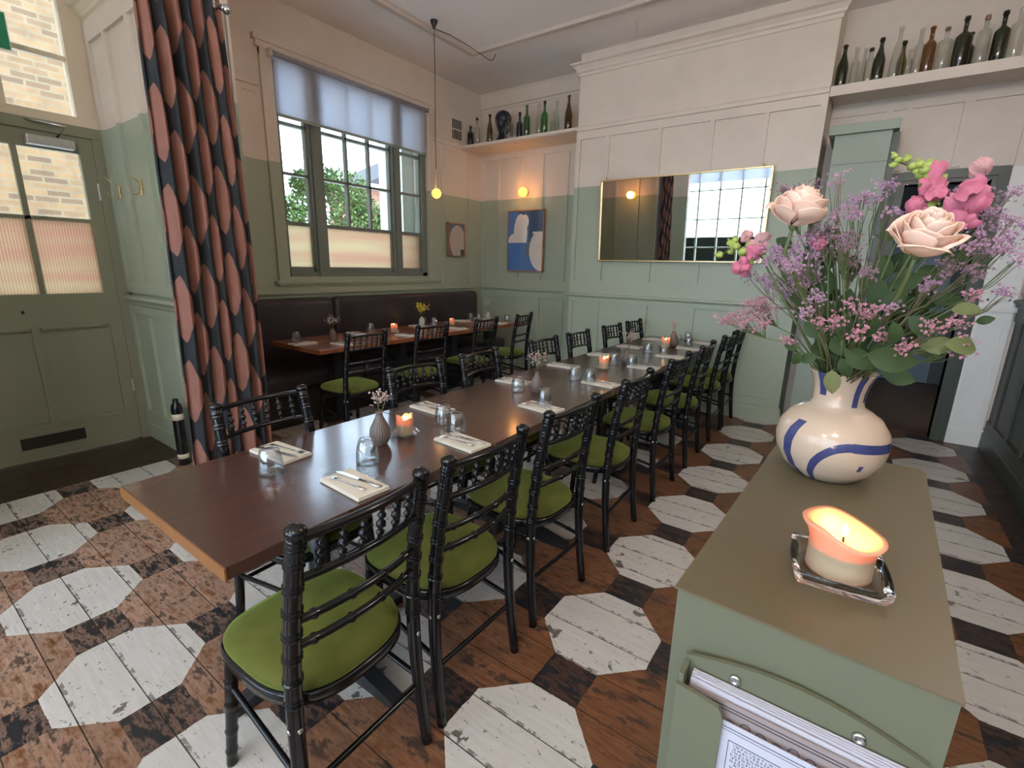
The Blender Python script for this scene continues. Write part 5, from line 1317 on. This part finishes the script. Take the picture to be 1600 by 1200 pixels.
LEAVES = [[0.84, -0.1151, 1.3609, 0.0179, -10.0], [0.87, -0.0964, 1.3569, 0.0168, 190.0], [0.9, 0.0155, 1.282, 0.0165, -80.0], [0.9, -0.0429, 1.4131, 0.0187, 60.0], [0.95, -0.0193, 1.4244, 0.0205, 100.0], [0.95, -0.0556, 1.4403, 0.0178, 30.0], [0.95, -0.0754, 1.4129, 0.0174, -20.0], [0.9, -0.0152, 1.3243, 0.0216, -30.0], [0.86, -0.051, 1.3346, 0.0262, -5.0], [0.95, 0.0169, 1.3345, 0.0171, 120.0], [1.0, 0.0161, 1.4053, 0.0211, 90.0], [1.0, 0.0529, 1.4358, 0.0238, 100.0], [1.0, 0.0863, 1.4012, 0.0194, 150.0], [0.95, 0.0567, 1.3079, 0.0128, 200.0], [0.95, 0.0727, 1.3058, 0.0113, 250.0], [0.95, 0.0849, 1.3234, 0.0095, 160.0], [0.86, -0.1153, 1.4067, 0.0133, 0.0], [0.9, -0.0267, 1.3744, 0.018, 60.0], [0.88, -0.076, 1.3805, 0.0175, -40.0], [1.0, -0.0228, 1.4589, 0.0196, 90.0], [1.0, -0.0801, 1.4504, 0.0196, 20.0], [0.95, -0.1041, 1.4145, 0.0166, 10.0], [1.02, 0.0606, 1.479, 0.0223, 110.0], [1.02, 0.0204, 1.4581, 0.0213, 90.0], [0.84, -0.0439, 1.3723, 0.0149, 100.0], [0.97, 0.0577, 1.3553, 0.0166, 140.0], [1.0, -0.104, 1.4842, 0.0172, 45.0], [1.02, -0.0608, 1.4798, 0.0173, 70.0], [0.95, -0.1499, 1.3902, 0.0091, 20.0], [0.9, -0.0655, 1.3018, 0.0173, -10.0], [0.93, 0.0025, 1.302, 0.015, -60.0], [0.93, -0.0165, 1.3407, 0.0175, 80.0], [0.93, -0.0364, 1.3429, 0.0154, 30.0], [1.02, 0.0561, 1.511, 0.0184, 100.0], [1.0, 0.1252, 1.5, 0.0139, 150.0], [0.97, -0.018, 1.5069, 0.0126, 170.0], [1.0, 0.0464, 1.3926, 0.0184, 110.0], [1.0, -0.0093, 1.4381, 0.0185, 70.0], [1.03, -0.0386, 1.4697, 0.0181, 60.0], [1.0, 0.0139, 1.3621, 0.0195, 90.0], [1.0, -0.0654, 1.4, 0.0203, 40.0], [0.93, -0.0941, 1.3399, 0.0155, -20.0]]
rb = random.Random(11)
def ico(m, c_, r_, mi=0, rr=rb):
    # small open floret: five-sided cup
    a0 = rr.uniform(0, 6.3); ax = Vector((rr.gauss(0, 1)-.6, rr.gauss(0, 1), rr.gauss(0, 1)+.4)).normalized(); u = ax.orthogonal().normalized(); w = ax.cross(u)
    vs = [c_-ax*r_*.9]
    for k in range(5): vs.append(c_+(u*math.cos(a0+k*1.2566)+w*math.sin(a0+k*1.2566))*r_*.55)
    for k in range(5): vs.append(c_+(u*math.cos(a0+.63+k*1.2566)+w*math.sin(a0+.63+k*1.2566))*r_*1.0+ax*r_*.5)
    vs.append(c_+ax*r_*.1)
    fs = [(0, 1+k, 1+(k+1) % 5) for k in range(5)]+[(1+k, 6+k, 1+(k+1) % 5) for k in range(5)]+[(11, 1+(k+1) % 5, 6+k) for k in range(5)]+[(11, 1+k, 6+k) for k in range(5)]
    m.add(vs, fs, mi, False)
SIDE = {'L': 'on the left of the bouquet', 'M': 'in the middle of the bouquet', 'R': 'on the right of the bouquet'}
SPR = [([0, 1], 'dense pink statice spray lowest on the far left, above the last chair backs', 'pinkish'),
 ([2, 3, 8], 'broad lilac statice spray at mid height on the left of the bouquet', 'lilac'), ([4, 5, 6], 'lilac statice spray just below the upper left rose', 'lilac'),
 ([7], 'small lilac statice sprig at the left edge under the left snapdragon', 'lilac'), ([9, 10], 'thin dusky sprig showing just above the upper left rose', 'dusky'),
 ([11], 'lone lilac tip rising right of the upper left rose', 'lilac'), ([12, 15], 'dusky statice spray right of and below the left rose', 'dusky'), ([13, 14], 'lilac statice spray in front of the grey-green cupboard, top centre', 'lilac'),
 ([16, 17], 'sparse dusky statice spray in the middle of the bouquet', 'dusky'), ([18, 19, 22], 'pink-lilac statice sprigs in the lower middle among the leaves', 'pinkish'), ([20, 21, 25], 'pale pink statice sprigs low over the left half of the vase mouth', 'pinkish'),
 ([23], 'tiny lilac sprig hanging under the right rose', 'lilac'), ([24, 28], 'drooping pink sprig above the right half of the vase mouth', 'pinkish'), ([26], 'small bright lilac sprig left of centre, beneath the broad left spray', 'lilac'), ([27], 'tiny pink sprig at lower left beside the small green leaves', 'pinkish'),
 ([29, 30], 'slanting lilac statice sprig against the dark doorway, top right', 'lilac'), ([31], 'tiny lilac sprig just above the left petal of the right rose', 'lilac'), ([32, 33], 'bright lilac statice spray right beside the top right snapdragon', 'lilac'),
 ([39], 'lilac statice tip highest at the right edge', 'lilac'), ([34, 38], 'lilac statice spray upper right, over the beige panel', 'lilac'), ([35, 47], 'lilac statice spray at the far right edge of the picture', 'lilac'), ([36, 37, 46], 'dense lilac statice spray right of the large rose', 'lilac'),
 ([41, 42], 'dusky statice spray just below the right rose', 'dusky'), ([43], 'dusky sprig beneath the dense right spray', 'dusky'), ([40], 'short lilac sprig below the middle of the right rose', 'lilac'), ([44, 49], 'pinkish sprigs over the large olive leaf on the right', 'pinkish'),
 ([45], 'hanging pink sprig at the tip of the olive leaf', 'pinkish'), ([48], 'tiny pink sprig among the lower right leaves', 'pinkish'), ([50], 'thin lilac sprig on the long bare stem at far right', 'lilac')]
for idx, lab, mt in SPR:
    t = empty('statice_spray', MOUTH, 0, lab, 'flower', 'statice sprays in the vase')
    ms, mf = MB(), MB()
    for i in idx:
        x, y, z, ry_, rz_, sd_ = STATICE[i]
        C_ = Vector((x, y, z)); big = ry_*rz_
        st_ = Vector((rb.uniform(-.02, .02), rb.uniform(-.022, .022), -.02))
        d = C_-MOUTH
        midp = st_.lerp(d, .5)+Vector((0, 0, .02 if abs(d.y) > .1 else 0))+Vector((rb.gauss(0, .006), rb.gauss(0, .006), 0))
        fork = st_.lerp(d, .78)+Vector((0, 0, -.004))
        ms.tube([st_, midp, fork], [.0017, .0013, .001], 5)
        nfl = int(max(34, min(460, big*330000))); nbr = max(5, min(18, nfl//9)); tips = []
        for b_ in range(nbr):
            th = rb.uniform(0, 2*PI); q = math.sqrt(rb.random())
            tp = d+Vector((rb.gauss(0, .010), math.cos(th)*ry_*q*.95, math.sin(th)*rz_*q*.95)); tips.append(tp)
            mm = fork.lerp(tp, .5)+Vector((0, rb.gauss(0, .003), -.004)); ms.tube([fork, mm, tp], [.0008, .0006, .0004], 4, caps=False)
        for k in range(nfl):
            tp = rb.choice(tips)
            ico(mf, tp+Vector((rb.gauss(0, .0055), rb.gauss(0, .0062), rb.gauss(0, .0042))), rb.uniform(.0020, .0036))
    ms.build('stems', 'dry_stem' if rb.random() < .5 else 'stem', t); mf.build('florets', mt, t, kind='stuff')
# roses
def rose(loc, s_, tilt, rz, label, seed, nstem):
    rr = random.Random(seed); t = empty('rose', loc, 0, label, 'flower')
    m = MB()
    Rm = Matrix.Rotation(rz, 4, 'Z') @ Matrix.Rotation(tilt, 4, 'Y')
    def petal(a0, wdt, r0, r1, h0, h1, curl, tw=0, off=0):
        nu, nv = 12, 12; vs = []
        for j in range(nv+1):
            v = j/nv
            for i in range(nu+1):
                u = -1+2*i/nu
                wv = wdt*(.35+.65*math.sin(min(1, v*1.15)*PI/2))
                a_ = a0+u*wv+tw*v
                top = 1-.20*abs(u)**2.6 + .015*math.sin(u*7+a0*3)
                zz = h0+(h1-h0)*v*top
                bulge = math.sin(v*PI*.62)
                rr_ = r0+(r1-r0)*bulge + curl*max(0, v-.70)**1.5*3.6 + off*u
                if curl > 0: zz -= curl*max(0, v-.82)**1.3*4.2*(.6+.4*abs(u))
                vs.append((rr_*math.cos(a_)*s_, rr_*math.sin(a_)*s_, zz*s_))
        fs = [(j*(nu+1)+i, j*(nu+1)+i+1, (j+1)*(nu+1)+i+1, (j+1)*(nu+1)+i) for j in range(nv) for i in range(nu)]
        m.add(vs, fs, 0, True, Rm)
    spec = [(4, .055, .16, 1.02, .0, .9), (4, .10, .24, 1.0, .0, .85), (5, .12, .36, .97, .02, .85), (5, .14, .50, .93, .06, .8), (5, .15, .64, .86, .14, .78), (6, .15, .78, .76, .28, .72), (5, .15, .88, .60, .44, .70)]
    a0 = 0
    for n, r0, r1, h1, curl, wdt in spec:
        for k in range(n):
            a_ = a0+2*PI*k/n+rr.gauss(0, .12)
            petal(a_, wdt*(1+rr.gauss(0, .06)), r0*.6, r1*.62, -.02, h1*(1+rr.gauss(0, .03))*.86, curl*.42*(1+rr.gauss(0, .3)), rr.gauss(0, .05), .05)
        a0 += .7
    o = m.build('petals', 'rose', t); so = o.modifiers.new('s', 'SOLIDIFY'); so.thickness = .0007
    m = MB(); base = Rm @ Vector((0, 0, -.04*s_))
    m.ball(base, .10*s_, 8, sc=(1, 1, 1.1))
    for k in range(5):
        Mx = Matrix.Translation(base) @ Rm @ Matrix.Rotation(2*PI*k/5, 4, 'Z') @ Matrix.Rotation(R(70), 4, 'Y')
        m.add([(0, -.06*s_, 0), (0, .06*s_, 0), (-.05*s_, .04*s_, .28*s_), (-.12*s_, 0, .50*s_), (-.05*s_, -.04*s_, .28*s_)], [(0, 1, 2, 3, 4)], 0, True, Mx)
    m.build('sepals', 'stem', t)
    m = MB(); e = MOUTH+Vector(nstem)-Vector(loc); m.tube([base, base+(Rm.to_3x3() @ Vector((0, 0, -.6*s_))), base.lerp(e, .6), e], [.0028, .0030, .0032, .0033], 8); m.build('stem', 'stem', t)
rose((.815, -.050, 1.478), .062, R(-28), R(14), 'large pale pink open rose on the right of the bouquet', 4, (-.01, -.015, -.02))
rose((.925, .106, 1.525), .066, R(-14), R(50), 'pale pink rose on the upper left of the bouquet', 8, (-.01, .015, -.02))
# snapdragons
def snap(pts, label, seed, blooms, nbud, mats=('snap', 'snap_pale')):
    rr = random.Random(seed); t = empty('snapdragon', pts[0], 0, label, 'flower'); o0 = Vector(pts[0]); P = [Vector(p)-o0 for p in pts]
    m = MB(); m.tube(P, [.0028, .0025, .002, .0015, .001][:len(P)] if len(P) <= 5 else .002, 6); m.build('stem', 'stem', t)
    def along(f):
        f = min(.9999, f)*(len(P)-1); i = int(f); return P[i].lerp(P[i+1], f-i)
    m = MB()
    for k in range(nbud):
        f = .55+.45*k/nbud; p = along(f); r_ = .0105*(1.15-(k/nbud)*.6); d = Vector((rr.gauss(-.4, .6), rr.gauss(0, 1), rr.gauss(0, 1))).normalized()*r_*1.0
        m.ball(p+d, r_*.72, 8, sc=(1, 1.1, .9))
        m.add([p+d*.6, p+d*1.6+Vector((0, .005, .003)), p+d*2.2, p+d*1.6-Vector((0, .005, .002))], [(0, 1, 2, 3)], 0, True)
    m.build('buds', 'bud', t)
    for k, (dx, dy, dz, s_, mi) in enumerate(blooms):
        s_ *= .74
        m = MB(); c_ = Vector((dx, dy, dz))-o0
        for q in range(7):
            a_ = rr.uniform(0, 6.3); Mx = Matrix.Translation(c_+Vector((rr.gauss(0, s_*.22), rr.gauss(0, s_*.28), rr.gauss(0, s_*.28)))) @ Matrix.Rotation(a_, 4, 'X') @ Matrix.Rotation(rr.uniform(-.7, .7), 4, 'Y')
            vs = []; nu, nv = 6, 6
            for j in range(nv+1):
                for i in range(nu+1):
                    u = -1+2*i/nu; v = j/nv; vs.append((-.45*s_*math.cos(u*1.2)*math.sin(v*2.4)+.07*s_*math.sin(u*6+q), u*s_*.50*math.sin(.35+v*2.0), (v-.35)*s_*.95+.06*s_*math.sin(u*5)))
            m.add(vs, [(j*(nu+1)+i, j*(nu+1)+i+1, (j+1)*(nu+1)+i+1, (j+1)*(nu+1)+i) for j in range(nv) for i in range(nu)], 0, True, Mx)
        m.build('bloom', mats[mi], t)
snap([(VX, VY+.01, HZ+.17), (1.01, .10, 1.38), (.98, .155, 1.475), (1.0, .2053, 1.500), (1.0, .237, 1.470)], 'pink snapdragon leaning out to the left with green buds at its tip', 5,
     [(.975, .172, 1.482, .030, 0), (.985, .160, 1.500, .026, 1), (.98, .183, 1.462, .026, 0), (.99, .188, 1.515, .018, 1), (.96, .070, 1.50, .024, 0)], 16)
snap([(VX, VY-.005, HZ+.17), (1.0, -.03, 1.40), (.94, -.066, 1.53), (.94, -.05, 1.592), (.965, -.006, 1.618)], 'pink snapdragon at the top right of the bouquet with lime buds', 6,
     [(.93, -.060, 1.570, .034, 0), (.92, -.094, 1.555, .040, 0), (.92, -.094, 1.528, .034, 0), (.93, -.050, 1.548, .030, 0), (.925, -.104, 1.590, .026, 1), (.95, -.06, 1.582, .026, 1)], 20)
# leaves
def leaf(m, base, tip, wd, nrm, mi=0, fold=.25):
    b_, t_ = Vector(base), Vector(tip); ax = t_-b_; L = ax.length; ax.normalize(); n = Vector(nrm); s_ = ax.cross(n).normalized(); n = s_.cross(ax)
    prof = [(0, .05), (.12, .55), (.3, .92), (.5, 1), (.7, .82), (.87, .45), (1, .02)]
    vs = []
    for f, w in prof:
        c_ = b_+ax*L*f+n*(math.sin(f*PI)*L*.10); ser = 1
        vs += [c_-s_*w*wd*ser+n*w*wd*fold, c_, c_+s_*w*wd*ser+n*w*wd*fold]
    fs = []
    for j in range(len(prof)-1):
        for i in range(2): fs.append((j*3+i, j*3+i+1, (j+1)*3+i+1, (j+1)*3+i))
    m.add(vs, fs, mi, True)
t = empty('rose_foliage', MOUTH, 0, 'dark green rose leaves and stems filling the bouquet', 'foliage')
m = MB(); ms = MB(); rl = random.Random(2); special = MB()
for i, (x, y, z, r_, a_) in enumerate(LEAVES):
    c_ = Vector((x, y, z))-MOUTH; an = R(a_)
    d = Vector((rl.gauss(0, .25), -math.cos(an), math.sin(an))).normalized()*r_*1.15
    tgt = special if i in (0, 1, 2, 16) else m
    leaf(tgt, c_-d, c_+d, r_*.72, (-1, rl.gauss(0, .3), rl.gauss(.35, .3)))
    ms.tube([Vector((rl.uniform(-.02, .02), rl.uniform(-.02, .02), -.02)), (c_-d)*.5+Vector((0, 0, .01)), c_-d], [.0018, .0014, .001], 5)
for k in range(46):
    f = rl.random(); an = rl.uniform(-.95, .95); rr_ = rl.uniform(.04, .19)
    c_ = Vector((rl.uniform(-.05, .05), math.sin(an)*rr_*.8, math.cos(an)*rr_+.0)); d = Vector((rl.gauss(0, .3), math.sin(an)+rl.gauss(0, .5), math.cos(an)+rl.gauss(0, .4))).normalized()*rl.uniform(.014, .026)
    leaf(m, c_-d, c_+d, d.length*.62, (-1, rl.gauss(0, .6), rl.gauss(.2, .5)))
for k in range(34):
    an = rl.uniform(-.9, .9); ms.tube([(rl.uniform(-.025, .025), rl.uniform(-.025, .025), -.03), (rl.uniform(-.03, .03), math.sin(an)*.07, .09), (rl.uniform(-.04, .04), math.sin(an)*.17, .10+math.cos(an)*.11)], [.0019, .0015, .0008], 5)
m.build('leaves', 'leaf', t); special.build('olive_leaves', 'leaf_olive', t); ms.build('stems', 'stem', t)
